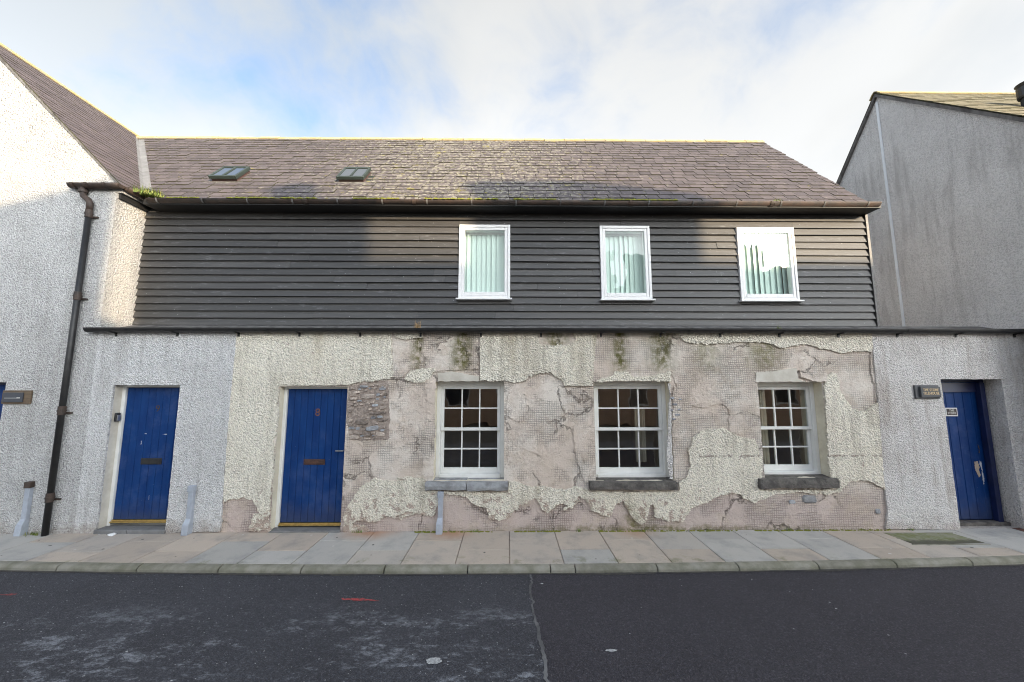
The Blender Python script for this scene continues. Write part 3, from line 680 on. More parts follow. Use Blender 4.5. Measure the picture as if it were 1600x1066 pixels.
# broken stones at the right edge of the middle window
for (a, b, ww, hh) in c6([]) or [(1050, 622, .06, .04), (1054, 632, .08, .04), (1049, 641, .05, .035), (1058, 648, .09, .035), (1052, 655, .06, .04), (1062, 624, .05, .03), (1060, 640, .05, .03)]:
    x, zc = S(a, b); stone(x, zc, ww, hh, 'rubble_grey', dep=.025)
x, zc = S(1237, 784); stone(x, zc, .10, .06, 'rubble_grey', dep=.02)
x, zc = S(1264, 780); stone(x, zc, .22, .13, 'sill_grey', dep=.012)
x, zc = S(1371, 799); stone(x, zc, .08, .08, 'rubble_grey', dep=.015)
x, zc = S(926, 760); stone(x, zc, .09, .12, 'sill_stone', dep=.03)

# door builder ----------------------------------------------------------
def door(parent, x0, x1, z0, z1, y, frame_mat='white_paint', planks=9, fw=.045, slab_z=.0, thresh=True, plank_mat='blue_paint'):
    d = M()
    d.box(x0, x0 + fw, y - .02, y + .07, z0, z1); d.box(x1 - fw, x1, y - .02, y + .07, z0, z1); d.box(x0 + fw, x1 - fw, y - .02, y + .07, z1 - fw * .7, z1)
    dr = d.build('door', frame_mat, parent, bevel=.003)
    a, b = x0 + fw + .003, x1 - fw - .003; zb = z0 + slab_z; pw = (b - a) / planks
    bk = M(); bk.box(a, b, y + .030, y + .06, zb, z1 - fw * .7 - .004); bk.build('door_back', 'dark_blue_frame', dr)
    for i in range(planks):
        pm = M(); pm.box(a + i * pw + .0015, a + (i + 1) * pw - .0015, y + .008, y + .029, zb, z1 - fw * .7 - .004); pm.build('plank', plank_mat, dr, bevel=.004)
    if thresh:
        t = M(); t.box(a - .002, b + .002, y - .01, y + .028, zb - .030, zb - .003); t.box(a - .002, b + .002, y - .035, y - .0105, zb - .034, zb - .018)
        t.build('threshold', 'brass', dr, bevel=.002)
    bb = M(); bb.box(x0, x1, y + .072, y + .10, z0, z1); bb.build('door_lining', 'dark_blue_frame', dr)
    return dr, a, b
def letter_plate(dr, x, zc, y, wd, ht, mat):
    m = M(); m.box(x - wd / 2, x + wd / 2, y - .010, y, zc - ht / 2, zc + ht / 2); m.box(x - wd / 2 + .02, x + wd / 2 - .02, y - .016, y - .0105, zc - ht / 2 + .014, zc + ht / 2 - .018)
    m.build('letter_plate', mat, dr, bevel=.003)

YD = .12
d8, a8, b8 = door(house, D8[0], D8[1], -.0, D8[3], YD, slab_z=.075)
x, zc = S(491, 722, YD); letter_plate(d8, x, zc, YD + .008, .30, .075, 'letter_brown')
x, zc = S(496, 645, YD); lettering('8', x, zc, YD + .005, .15, 'number_rust', d8, 'house_number')
x, zc = S(532, 704, YD); m = M(); m.box(x - .06, x + .05, YD - .03, YD - .018, zc - .008, zc + .006); m.tube([(x + .04, YD + .008, zc), (x + .04, YD - .022, zc)], .008, 8); m.build('handle', 'chrome', d8)
m = M(); m.box(D8[0] - .005, D8[1] + .005, -.03, YD + .02, -.03, .022); m.build('door_step', 'step', house, bevel=.006)
# bare brownish cover of mortar at left base (exposed undercoat is part of the wall)

# windows with two sashes ------------------------------------------------
def sash_window(o, y=.15):
    x0, x1, z0, z1 = o; f = M(); fw = .055
    f.box(x0, x0 + fw, y, y + .11, z0, z1); f.box(x1 - fw, x1, y, y + .11, z0, z1); f.box(x0 + fw, x1 - fw, y, y + .11, z1 - .06, z1); f.box(x0 + fw, x1 - fw, y - .02, y + .11, z0, z0 + .05)
    wd = f.build('window', 'white_paint', house, bevel=.004)
    a, b = x0 + fw + .002, x1 - fw - .002; c, d = z0 + .052, z1 - .062; mid = (c + d) / 2 + .0
    for (lo, hi, yy, bot, top) in ((mid - .02, d, y + .02, .042, .045), (c, mid + .02, y + .062, .075, .04)):
        s = M(); st = .045; t = .038
        s.box(a, a + st, yy, yy + t, lo, hi); s.box(b - st, b, yy, yy + t, lo, hi); s.box(a + st, b - st, yy, yy + t, hi - top, hi); s.box(a + st, b - st, yy, yy + t, lo, lo + bot)
        s.build('sash', 'white_paint', wd, bevel=.003)
        ga, gb, gl, gh = a + st, b - st, lo + bot, hi - top; bw = .018
        for i in (1, 2):
            xx = ga + (gb - ga) * i / 3; g = M(); g.box(xx - bw / 2, xx + bw / 2, yy + .004, yy + .03, gl, gh); g.build('glazing_bar', 'white_paint', wd)
        zz2 = (gl + gh) / 2; g = M(); g.box(ga, gb, yy + .002, yy + .032, zz2 - bw / 2, zz2 + bw / 2); g.build('glazing_bar', 'white_paint', wd)
        for i in range(3):
            for j in range(2):
                p0 = ga + (gb - ga) * i / 3; p1 = ga + (gb - ga) * (i + 1) / 3; q0 = gl + (gh - gl) * j / 2; q1 = gl + (gh - gl) * (j + 1) / 2
                g = M(); tl = random.uniform(-.0015, .0015)
                g.face([(p0, yy + .018 + tl, q0), (p1, yy + .018 - tl, q0), (p1, yy + .018 - tl, q1), (p0, yy + .018 + tl, q1)]); g.build('pane', 'glass', wd, recalc=False)
    # dim room behind
    r = M(); A, B, Cc, Dd = x0 - .5, x1 + .5, -.05, 2.6; yb = 3.2; yf = .425
    r.face([(A, yb, Cc), (B, yb, Cc), (B, yb, Dd), (A, yb, Dd)]); r.face([(A, yf, Cc), (A, yb, Cc), (A, yb, Dd), (A, yf, Dd)]); r.face([(B, yf, Cc), (B, yb, Cc), (B, yb, Dd), (B, yf, Dd)])
    r.face([(A, yf, Cc), (B, yf, Cc), (B, yb, Cc), (A, yb, Cc)]); r.face([(A, yf, Dd), (B, yf, Dd), (B, yb, Dd), (A, yb, Dd)]); r.build('room', 'interior', house, recalc=False)
    return wd
for o in (W1, W2, W3): sash_window(o)
# things seen dimly through the lower windows
def sill(x0, x1, z0, z1, mat, y0=-.075):
    m = M(); n = 14; rows = []
    for i in range(n + 1):
        x = x0 + (x1 - x0) * i / n
        j = lambda s: mnoise.noise(Vector((x * 6, s * 3.1, z0 * 5))) * .014
        rows.append([(x, y0 + j(1), z0 + .01 + j(2)), (x, y0 - .004 + j(3), z0 + (z1 - z0) * .5 + j(4)), (x, y0 + .012 + j(5), z1 - .008 + j(6)), (x, .14, z1 + .012), (x, .14, z0)])
    L = 5; m.v = [p for r in rows for p in r]
    for i in range(n):
        for q in range(L):
            m.f.append((i * L + q, i * L + (q + 1) % L, (i + 1) * L + (q + 1) % L, (i + 1) * L + q))
    m.f += [tuple(range(L)), tuple(n * L + q for q in range(L - 1, -1, -1))]; m.m = [0] * len(m.f)
    return m.build('stone_sill', mat, house, bevel=.004)
sill(-1.125, -.565, .545, .66, 'sill_grey'); sill(-.558, .0, .535, .655, 'sill_grey')
sill(1.115, 2.315, .54, .655, 'sill_stone'); sill(3.45, 4.545, .555, .69, 'sill_stone')

# white rendered part of the same wall, with door 9 ----------------------
XD = [S(x, y, -.012) for x, y in bx]
whitewall = thing('white_terraced_house', (-5.0, 0, 0), 'white roughcast ground floor wall with blue door number nine and black gutter', 'house')
wm = wall([D9], XL - .001, -3.9, -.05, TOPL, 0.0, .42); wm.build('wall', ['white_harl', 'reveal_w'], whitewall)
pl = [(D9[1], 0.0), (D9[1], D9[3]), (D9[0], D9[3]), (D9[0], 0.0), (XL, 0.0), (XL, TOPL), (XD[0][0], TOPL)] + XD
plate('render_coat', rough_line([(x, max(zv, -.02)) for x, zv in pl], .03, .006, True, (0, 1, 2, 3, 4, 5, 6)), PF - .002, -.001, 'white_harl', whitewall)
d9, a9, b9 = door(whitewall, D9[0], D9[1], .05, D9[3], YD, slab_z=.075, planks=8)
x, zc = S(236, 721, YD); letter_plate(d9, x, zc, YD + .008, .29, .085, 'letter_black')
x, zc = S(246, 639, YD); lettering('9', x, zc, YD + .005, .13, 'number_dark', d9, 'house_number')
for (px, py, ww, hh) in ((220, 692, .006, .028), (257, 679, .03, .006), (227, 678, .014, .007), (232, 778, .005, .03)):
    x, zc = S(px, py, YD); plate('paint_scrape', rough_line([(x - ww, zc - hh), (x + ww, zc - hh * .7), (x + ww * .8, zc + hh), (x - ww * .9, zc + hh * .8)], .01, .005), YD + .0055, YD + .008, 'chip_w', d9)
m = M(); m.box(D9[0] - .01, -5.08, -.05, YD + .03, -.03, .05); m.box(-5.075, D9[1] + .005, -.05, YD + .03, -.03, .047); m.build('door_step', 'step', whitewall, bevel=.008)

# upper boarded wall -----------------------------------------------------
ZB, ZT = 2.885, 4.72
UW = [(-.785, .03, 3.312, 4.518), (1.467, 2.272, 3.303, 4.510), (3.682, 4.61, 3.292, 4.496)]
wm = wall(UW, -5.81, 5.845, 2.74, 4.86, YU, YU + .14); clad = wm.build('cladding', ['soffit', 'white_paint'], house)
nC = 16; EX = (ZT - ZB) / nC
for c in range(nC):
    z0 = ZB + c * EX; z1 = z0 + EX
    nj = random.choice([1, 2, 2, 3]); js = sorted(random.uniform(-5, 5.2) for _ in range(nj))
    cuts = [-5.80] + js + [5.80]
    cuts = [cuts[0]] + [q for p, q in zip(cuts, cuts[1:]) if q - p > .8 or q == 5.80]
    for a, b in zip(cuts, cuts[1:]):
        segs = []; x = a
        for u in UW:
            if u[1] < a or u[0] > b or u[3] < z0 or u[2] > z1 + .014: continue
            if u[0] > x: segs.append((x, u[0] - .004, z0, z1 + .014))
            if u[2] > z0 + .012: segs.append((max(x, u[0] - .004), min(b, u[1] + .004), z0, u[2] - .012))
            if u[3] < z1 - .01: segs.append((max(x, u[0] - .004), min(b, u[1] + .004), u[3] + .006, z1 + .014))
            x = max(x, u[1] + .004)
        if x < b: segs.append((x, b, z0, z1 + .014))
        if not segs: continue
        sag = random.uniform(-.004, .004); yo = random.uniform(-.004, .004)
        for (s0, s1, p, q) in segs:
            if s1 - s0 < .01: continue
            mm = M(); fr_ = lambda z: YU - .044 + yo + .035 * (z - z0) / (EX + .014)
            mm.hexa([(s0 + .0012, fr_(p), p + sag), (s1 - .0012, fr_(p), p - sag), (s1 - .0012, YU - .001, p), (s0 + .0012, YU - .001, p)],
                    [(s0 + .0012, fr_(q), q + sag), (s1 - .0012, fr_(q), q - sag), (s1 - .0012, YU - .001, q), (s0 + .0012, YU - .001, q)])
            mm.build('board', 'boards', clad)
m = M(); m.box(5.806, 5.85, YU - .052, YU + .05, ZB - .01, ZT + .06); m.build('corner_board', 'boards', clad, bevel=.003)
# flashing ledge and soffit
m = M(); m.prism([(-.02, 2.722), (-.02, 2.735), (YU - .03, 2.882), (YU - .002, 2.884), (YU - .002, 2.722)], 'x', -5.80, 7.44); m.build('ledge_flashing', 'flash', house)
m = M(); m.box(-5.60, 5.84, .20, YU - .001, ZT + .004, ZT + .03); m.box(-5.60, 5.84, .17, .199, ZT + .0, 4.80); m.build('soffit', 'soffit', house)

# upper windows and blinds ----------------------------------------------
blind_labels = ['pale vertical blind behind the left upper window', 'pale vertical blind behind the middle upper window', 'pale vertical blind behind the right upper window above the boards']
for wi, u in enumerate(UW):
    x0, x1, z0, z1 = u; f = M(); y = YU - .058
    def ring(mm, a, b, c, d, t, y0, y1, bt=None):
        bt = bt or t
        mm.box(a, a + t, y0, y1, c, d); mm.box(b - t, b, y0, y1, c, d); mm.box(a + t, b - t, y0, y1, d - t, d); mm.box(a + t, b - t, y0, y1, c, c + bt)
    ring(f, x0, x1, z0, z1, .042, y, YU + .06)
    wd = f.build('window', 'upvc', house, bevel=.004)
    s = M(); ring(s, x0 + .043, x1 - .043, z0 + .043, z1 - .043, .048, y + .008, YU + .05, .062); s.build('casement', 'upvc', wd, bevel=.006)
    g = M(); g.face([(x0 + .09, y + .03, z0 + .1), (x1 - .09, y + .03, z0 + .1), (x1 - .09, y + .03, z1 - .09), (x0 + .09, y + .03, z1 - .09)]); g.build('pane', 'glass_up', wd, recalc=False)
    s = M(); s.box(x0 - .03, x1 + .03, y - .05, YU, z0 - .028, z0 - .003); s.build('window_sill', 'upvc', wd, bevel=.004)
    r = M(); A, B, Cc, Dd = x0 - .3, x1 + .3, 2.95, 4.7; yb = 3; yf = YU + .145
    r.face([(A, yb, Cc), (B, yb, Cc), (B, yb, Dd), (A, yb, Dd)]); r.face([(A, yf, Cc), (A, yb, Cc), (A, yb, Dd), (A, yf, Dd)]); r.face([(B, yf, Cc), (B, yb, Cc), (B, yb, Dd), (B, yf, Dd)])
    r.face([(A, yf, Cc), (B, yf, Cc), (B, yb, Cc), (A, yb, Cc)]); r.face([(A, yf, Dd), (B, yf, Dd), (B, yb, Dd), (A, yb, Dd)]); r.build('room', 'interior', house, recalc=False)
    bl = thing('vertical_blind', ((x0 + x1) / 2, YU + .09, z0 + .08), blind_labels[wi], 'blind', 'vertical blinds in the upper windows')
    hb = M(); hb.box(x0 + .05, x1 - .05, YU + .07, YU + .11, z1 - .12, z1 - .06); hb.build('head_rail', 'upvc', bl)
    ns = 9; pw = (x1 - x0 - .10) / ns
    for i in range(ns):
        xa = x0 + .05 + i * pw; an = .30 + .14 * math.sin(i * 1.3 + wi * 2) ; hw = pw * .68
        dx, dy = math.cos(an) * hw, math.sin(an) * hw; xc, yc = xa + pw / 2, YU + .09
        sm = M(); sm.hexa([(xc - dx, yc - dy, z0 + .08), (xc + dx, yc + dy, z0 + .08), (xc + dx, yc + dy + .002, z0 + .08), (xc - dx, yc - dy + .002, z0 + .08)],
                          [(xc - dx, yc - dy, z1 - .12), (xc + dx, yc + dy, z1 - .12), (xc + dx, yc + dy + .002, z1 - .12), (xc - dx, yc - dy + .002, z1 - .12)])
        sm.build('blind_slat', 'blind', bl)

# roof -------------------------------------------------------------------
EY, EZ, RY, RZ = .26, 4.825, 2.45, 7.42
SL = (RZ - EZ) / (RY - EY); ANG = math.atan(SL); XV = 5.72
LX, LZ, LEX, LEZ = -8.33, 7.50, -5.76, 4.92            # left house ridge and eave
LSL = (LZ - LEZ) / (LEX - LX)
def valley_x(z): return LEX - (z - LEZ) / LSL
m = M(); off = .03
m.face([(valley_x(EZ) - .0, EY + .01, EZ - off), (XV, EY + .01, EZ - off), (XV, RY, RZ - off), (valley_x(RZ), RY, RZ - off)])
m.face([(XV, RY, RZ - off), (XV, RY + 2.6, 4.3), (valley_x(RZ) - .0, RY + 2.6, 4.3), (valley_x(RZ), RY, RZ - off)])
m.face([(XV, EY + .01, EZ - off), (XV, RY + 2.6, 4.3), (XV, RY, RZ - off)])
roof = m.build('roof', 'soffit', house, recalc=False)
m = M(); m.box(5.70, 5.80, YU + .141, RY + 2.4, 2.7, 4.80); m.build('end_wall', 'grey_harl', house)
sy, sz = math.cos(ANG), math.sin(ANG); slope_len = math.hypot(RY - EY, RZ - EZ)
GAUGE = .152; SW = .205
def slate_pts(xa, xb, d0, ln, th, lift, jit):
    """one slate: tail at distance d0 up the slope"""
    out = []
    for d, hh in ((d0, lift), (d0 + ln, .002)):
        for x in (xa, xb):
            q = d + jit * (1 if d == d0 else 0)
            for t in (0, th):
                out.append((x, EY + q * sy - (hh + t) * sz, EZ + q * sz + (hh + t) * sy))
    return out    # order: tail-left bottom/top, tail-right bottom/top, head-left.., head-right..
SF = [(0, 2, 3, 1), (1, 3, 7, 5), (0, 1, 5, 4), (2, 6, 7, 3), (4, 5, 7, 6), (0, 4, 6, 2)]
SMI = [1, 0, 1, 1, 0, 0]
co = Vector((valley_x(EZ), EY, EZ)); cv = Vector((valley_x(RZ), RY, RZ))
vdir = (cv - co).normalized(); nrm_roof = Vector((0, -sz, sy)); vno = vdir.cross(nrm_roof).normalized()
if vno.x < 0: vno = -vno
vcut = co + vno * .11
SKY = [(-5.02, -4.47, 5.50, 6.02), (-2.88, -2.36, 5.50, 6.02)]   # x range, z range of skylights (filled in below)
stuff = M(); count = 0; nrow = int(slope_len / GAUGE) + 1
for rI in range(nrow):
    d0 = rI * GAUGE - .03; xa = -8.6 + (SW / 2 if rI % 2 else 0) + random.uniform(-.01, .01)
    while xa < XV:
        wv = SW * random.uniform(.93, 1.07); a, b = xa + .0045, min(xa + wv - .0045, XV + .012); xa += wv
        zc = EZ + d0 * sz
        if b < valley_x(zc) - .05 or b - a < .04: continue
        ln = min(GAUGE * 1.9, slope_len - d0)
        if ln < .05: continue
        pts = slate_pts(a, b, d0, ln, random.uniform(.013, .018), .017 + random.uniform(-.003, .005), random.uniform(-.005, .005))
        cut = a < valley_x(zc + ln * sz) + .5
        if count < 300 and rI < 6:
            mm = M(); mm.v = pts; mm.f = SF; mm.m = SMI
            o = mm.build('slate', ['slate', 'slate_edge'], roof, recalc=False); count += 1
            if cut:
                bm = bmesh.new(); bm.from_mesh(o.data)
                bmesh.ops.bisect_plane(bm, geom=bm.verts[:] + bm.edges[:] + bm.faces[:], plane_co=vcut - WL[o.name], plane_no=vno, clear_inner=True); 
                if not bm.faces: bpy.data.objects.remove(o); bm.free(); count -= 1; continue
                bm.to_mesh(o.data); bm.free()
        else:
            n = len(stuff.v); stuff.v += pts; stuff.f += [tuple(n + i for i in f) for f in SF]; stuff.m += SMI
so_ = stuff.build('slate', ['slate', 'slate_edge'], roof, recalc=False); so_['kind'] = 'stuff'
bm = bmesh.new(); bm.from_mesh(so_.data); bmesh.ops.bisect_plane(bm, geom=bm.verts[:] + bm.edges[:] + bm.faces[:], plane_co=vcut - WL[so_.name], plane_no=vno, clear_inner=True); bm.to_mesh(so_.data); bm.free()
# lead valley
m = M(); up_ = nrm_roof * .004
lrn = Vector((math.sin(math.atan(LSL)), 0, math.cos(math.atan(LSL)))); lvno = vdir.cross(lrn).normalized()
if lvno.x > 0: lvno = -lvno
p0 = co - vdir * .06; p1 = cv
m.face([p0 + up_, p1 + up_, p1 + vno * .16 + up_, p0 + vno * .16 + up_]); m.face([p0 + up_, p0 + lvno * .10 + up_, p1 + lvno * .10 + up_, p1 + up_])
m.build('lead_valley', 'lead', roof)
# ridge tiles
xr = valley_x(RZ) + .02; LRT = .452
while xr < XV - .05:
    e = min(xr + LRT - .014, XV + .015); mm = M()
    dz = random.uniform(-.006, .006)
    prof = [(-.115, -.105), (-.05, -.02), (0, .012), (.05, -.02), (.115, -.105)]
    n = len(prof); top = [(RY + y, RZ + z + .035 + dz) for y, z in prof]; botm = [(RY + y * .85, RZ + z + .02 + dz) for y, z in prof]
    poly = top + botm[::-1]
    mm.prism(poly, 'x', xr, e); mm.build('ridge_tile', 'ridge', roof); xr += LRT
# skylights
def skylight(xc):
    u = Vector((0, sy, sz)); nn = Vector((0, -sz, sy)); X = Vector((1, 0, 0))
    dz0 = (5.40 - EZ) / sz; dz1 = dz0 + .43
    def P(x, d, h): return Vector((x, EY, EZ)) + u * d + nn * h
    hw = .212
    b = M(); b.hexa([P(xc - hw, dz0, -.02), P(xc + hw, dz0, -.02), P(xc + hw, dz1, -.02), P(xc - hw, dz1, -.02)], [P(xc - hw, dz0, .07), P(xc + hw, dz0, .07), P(xc + hw, dz1, .07), P(xc - hw, dz1, .07)])
    sk = b.build('skylight', 'skylight_base', house)
    f = M(); ow = hw + .02
    def bar(xa, xb, da, db, h0=.072, h1=.125): f.hexa([P(xa, da, h0), P(xb, da, h0), P(xb, db, h0), P(xa, db, h0)], [P(xa, da, h1), P(xb, da, h1), P(xb, db, h1), P(xa, db, h1)])
    bar(xc - ow, xc - ow + .035, dz0 - .02, dz1 + .02); bar(xc + ow - .035, xc + ow, dz0 - .02, dz1 + .02); bar(xc - ow + .035, xc + ow - .035, dz0 - .02, dz0 + .02); bar(xc - ow + .035, xc + ow - .035, dz1 - .02, dz1 + .02)
    f.build('skylight_frame', 'skylight_frame', sk, bevel=.004)
    f = M(); bar(xc - .010, xc + .010, dz0 + .02, dz1 - .02, .112, .128); f.build('glazing_bar', 'skylight_frame', sk)
    for a, b_ in ((xc - ow + .035, xc - .010), (xc + .010, xc + ow - .035)):
        g = M(); g.face([P(a, dz0 + .02, .114), P(b_, dz0 + .02, .114), P(b_, dz1 - .02, .114), P(a, dz1 - .02, .114)]); g.build('pane', 'glass_sky', sk, recalc=False)
    l = M(); l.hexa([P(xc - hw - .16, dz0 - .17, .018), P(xc + hw + .12, dz0 - .17, .018), P(xc + hw + .10, dz0 - .001, .026), P(xc - hw - .10, dz0 - .001, .026)],
                    [P(xc - hw - .16, dz0 - .17, .022), P(xc + hw + .12, dz0 - .17, .022), P(xc + hw + .10, dz0 - .001, .03), P(xc - hw - .10, dz0 - .001, .03)]); l.build('flashing_apron', 'flash', sk)
    for s in (-1, 1):
        l = M(); xa = xc + s * (hw + .001); xb = xc + s * (hw + .10)
        l.hexa([P(min(xa, xb), dz0, .02), P(max(xa, xb), dz0, .02), P(max(xa, xb), dz1 + .05, .02), P(min(xa, xb), dz1 + .05, .02)], [P(min(xa, xb), dz0, .025), P(max(xa, xb), dz0, .025), P(max(xa, xb), dz1 + .05, .025), P(min(xa, xb), dz1 + .05, .025)]); l.build('flashing', 'skylight_frame', sk)
skylight(-4.84); skylight(-2.69)

# ------------------------------------------------------------------ left house
left = thing('white_gabled_house', (-8.3, 0, 0), 'tall white roughcast house with gable to the street and purple slate roof', 'house')
LD = (-7.95, -6.99, 0.0, 2.005)
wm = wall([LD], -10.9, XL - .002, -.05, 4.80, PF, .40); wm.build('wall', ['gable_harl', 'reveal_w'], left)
gx = lambda z: LEX - .04 - (z - LEZ) / LSL
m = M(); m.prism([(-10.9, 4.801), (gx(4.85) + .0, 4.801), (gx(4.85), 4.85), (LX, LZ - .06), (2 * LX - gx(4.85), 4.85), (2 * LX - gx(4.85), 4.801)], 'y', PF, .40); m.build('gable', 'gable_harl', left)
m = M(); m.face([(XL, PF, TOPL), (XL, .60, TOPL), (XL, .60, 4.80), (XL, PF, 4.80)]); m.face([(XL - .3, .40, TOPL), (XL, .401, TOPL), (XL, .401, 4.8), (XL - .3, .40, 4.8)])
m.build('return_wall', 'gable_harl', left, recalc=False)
door(left, LD[0], LD[1], .0, LD[3], .12, frame_mat='dark_blue_frame', slab_z=.06)
m = M()
YB = 9.0
m.face([(LEX + .04, -.04, LEZ - .06), (LEX + .04, YB, LEZ - .06), (LX, YB, LZ - .03), (LX, -.04, LZ - .03)]); m.face([(LX, -.04, LZ - .03), (LX, YB, LZ - .03), (2 * LX - LEX, YB, LEZ - .06), (2 * LX - LEX, -.04, LEZ - .06)])
m.face([(XL, .6, 4.5), (XL, YB, 4.5), (XL, YB, 4.86), (XL, .6, 4.86)])
lroof = m.build('roof', 'soffit', left, recalc=False)
lang = math.atan(LSL); lsl = math.hypot(LZ - LEZ, LEX - LX); lc, ls = math.cos(lang), math.sin(lang)
st = M()
for r in range(int(lsl / .125) + 1):
    d0 = r * .125 - .03; y = -.055 + (0 if r % 2 else .11) - .11
    while y < 3.4:
        wv = .21 * random.uniform(.95, 1.05); a, b = max(y + .0015, -.055), y + wv - .0015; y += wv
        if b - a < .03: continue
        ln = min(.24, lsl - d0); pts = []; li = .012 + random.uniform(-.002, .003); th = .008; jt = random.uniform(-.004, .004)
        if ln < .05: continue
        for d, hh in ((d0 + jt, li), (d0 + ln, .002)):
            for yy in (a, b):
                for t in (0, th): pts.append((LEX - d * lc + (hh + t) * ls, yy, LEZ + d * ls + (hh + t) * lc))
        n = len(st.v); st.v += pts; st.f += [tuple(n + i for i in f) for f in SF]; st.m += SMI
lo = st.build('slate', ['slate_left', 'slate_edge'], lroof); lo['kind'] = 'stuff'
lcut = co + lvno * .06
bm = bmesh.new(); bm.from_mesh(lo.data)
bmesh.ops.bisect_plane(bm, geom=bm.verts[:] + bm.edges[:] + bm.faces[:], plane_co=lcut - WL[lo.name], plane_no=-(vdir.cross(Vector((0, 0, 1)))).normalized() if (vdir.cross(Vector((0, 0, 1)))).y < 0 else (vdir.cross(Vector((0, 0, 1)))).normalized(), clear_outer=True)
bm.to_mesh(lo.data); bm.free()
y = -.06
while y < 3.2:
    mm = M(); prof = [(-.115, -.10), (-.05, -.02), (0, .012), (.05, -.02), (.115, -.10)]
    poly = [(LX + a, LZ + b + .03) for a, b in prof] + [(LX + a * .85, LZ + b + .015) for a, b in prof[::-1]]
    mm.prism(poly, 'y', y, y + .446); mm.build('ridge_tile', 'ridge', lroof); y += .45
# verge mortar
m = M(); m.hexa([(LEX + .03, -.05, LEZ - .055), (LX, -.05, LZ - .055), (LX, PF - .001, LZ - .055), (LEX + .03, PF - .001, LEZ - .055)], [(LEX + .03, -.05, LEZ - .004), (LX, -.05, LZ - .004), (LX, PF - .001, LZ - .004), (LEX + .03, PF - .001, LEZ - .004)])
m.build('verge', 'flash', lroof)

# ------------------------------------------------------------------ link wall on the right with the third door
linkw = thing('link_building', (6.3, 0, 0), 'low dirty white roughcast building with recessed blue door right of the peeling wall', 'building')
DR = (6.19, 7.072, 0.0, 2.05)
wm = wall([DR], XRr + .051, 7.60, -.05, TOPL, 0.0, .5); wm.build('wall', ['dirty_harl', 'dirty_harl'], linkw)
rb = [S(x - 5, y, -.012) for x, y in [(1366, 516), (1369, 560), (1375, 620), (1381, 690), (1385, 750), (1391, 800), (1388, 826)]]
pl = [(rb[0][0], TOPL), (7.60, TOPL), (7.60, 0.0), (DR[1], 0.0), (DR[1], DR[3]), (DR[0], DR[3]), (DR[0], 0.0)] + [(x, max(zv, -.02)) for x, zv in rb[::-1]][:-1]
plate('render_coat', rough_line(pl, .03, .006, True, (0, 1, 2, 3, 4, 5, 6)), PF - .003, -.001, 'dirty_harl', linkw)
dr_, ar, br = door(linkw, DR[0], DR[1], .0, DR[3], .20, frame_mat='dark_blue_frame', planks=6, fw=.05, slab_z=.05, thresh=False)
m = M(); m.box(6.95, 7.02, .13, .199, .03, 2.0); m.build('door_post', 'dark_blue_frame', dr_, bevel=.004)
m = M(); m.box(DR[0], DR[1], .10, .205, -.02, .045); m.build('threshold', 'sill_stone', dr_, bevel=.004)
m = M(); m.box(DR[0] + .05, DR[1] - .05, .185, .207, 1.86, 2.0); m.build('head_board', 'dark_blue_frame', dr_)
def chip(px, py, pts, mat):
    x, zc = S(px, py, .2); plate('paint_chip', rough_line([(x + a, zc + b) for a, b in pts], .012, .008), .2045, .208, mat, dr_)
chip(1528, 732, [(-.035, .09), (.02, .1), (.035, .02), (.03, -.10), (.0, -.13), (-.03, -.02)], 'chip')
chip(1534, 735, [(-.01, .14), (.022, .12), (.028, -.12), (.008, -.2), (0, -.05)], 'chip_w')
chip(1530, 702, [(-.006, .07), (.014, .05), (.012, -.05), (-.004, -.06)], 'number_dark')
pq = thing('door_plaque', (6.33, .2, 1.6), 'small dark plaque in a pale frame on the right blue door', 'plaque')
x, zc = S(1487, 644, .19); m = M(); m.box(x - .092, x + .092, .192, .2045, zc - .062, zc + .062); m.build('plaque_frame', 'chrome', pq, bevel=.003)
m = M(); m.box(x - .072, x + .075, .189, .1915, zc - .046, zc + .048); m.build('plaque_face', 'number_dark', pq)
lettering('THE\nSTORE', x, zc + .002, .1875, .042, 'pale_print', pq)
sg = thing('house_sign', (5.95, -.03, 1.78), 'grey wooden house sign with gold lettering left of the right blue door', 'sign')
sx0, sz1 = S(1423, 602); sx1, sz0 = S(1463, 623)
m = M(); m.box(sx0, sx1, -.05, PF - .001, sz0, sz1); m.build('backing_board', 'grey_sign', sg, bevel=.004)
m = M(); m.box(sx0 + .055, sx1 - .01, -.075, -.051, sz0 + .025, sz1 - .02); m.build('name_plate', 'grey_sign', sg, bevel=.004)
lettering('THE STORE\nTELEHOUSE', (sx0 + sx1) / 2 + .022, (sz0 + sz1) / 2 + .004, -.0765, .052, 'gold', sg, width=.84)
ls_ = thing('house_sign', (-6.8, -.03, 1.7), 'slate name plate on a brown wooden board beside the black downpipe', 'sign')
sx0, sz1 = S(12, 610); sx1, sz0 = S(53, 631)
m = M(); m.box(sx0, sx1, -.05, PF - .001, sz0, sz1); m.build('backing_board', 'wood_sign', ls_, bevel=.004)
m = M(); m.box(sx0 + .035, sx1 - .085, -.068, -.051, sz0 + .025, sz1 - .03); m.build('name_plate', 'slate_sign', ls_, bevel=.003)
m = M(); zz_ = (sz0 + sz1) / 2 - .015; m.box(sx0 + .06, sx1 - .13, -.0695, -.0685, zz_, zz_ + .006); m.box(sx1 - .16, sx1 - .115, -.0695, -.0685, zz_ - .002, zz_ + .014); m.build('painted_line', 'pale_print', ls_)

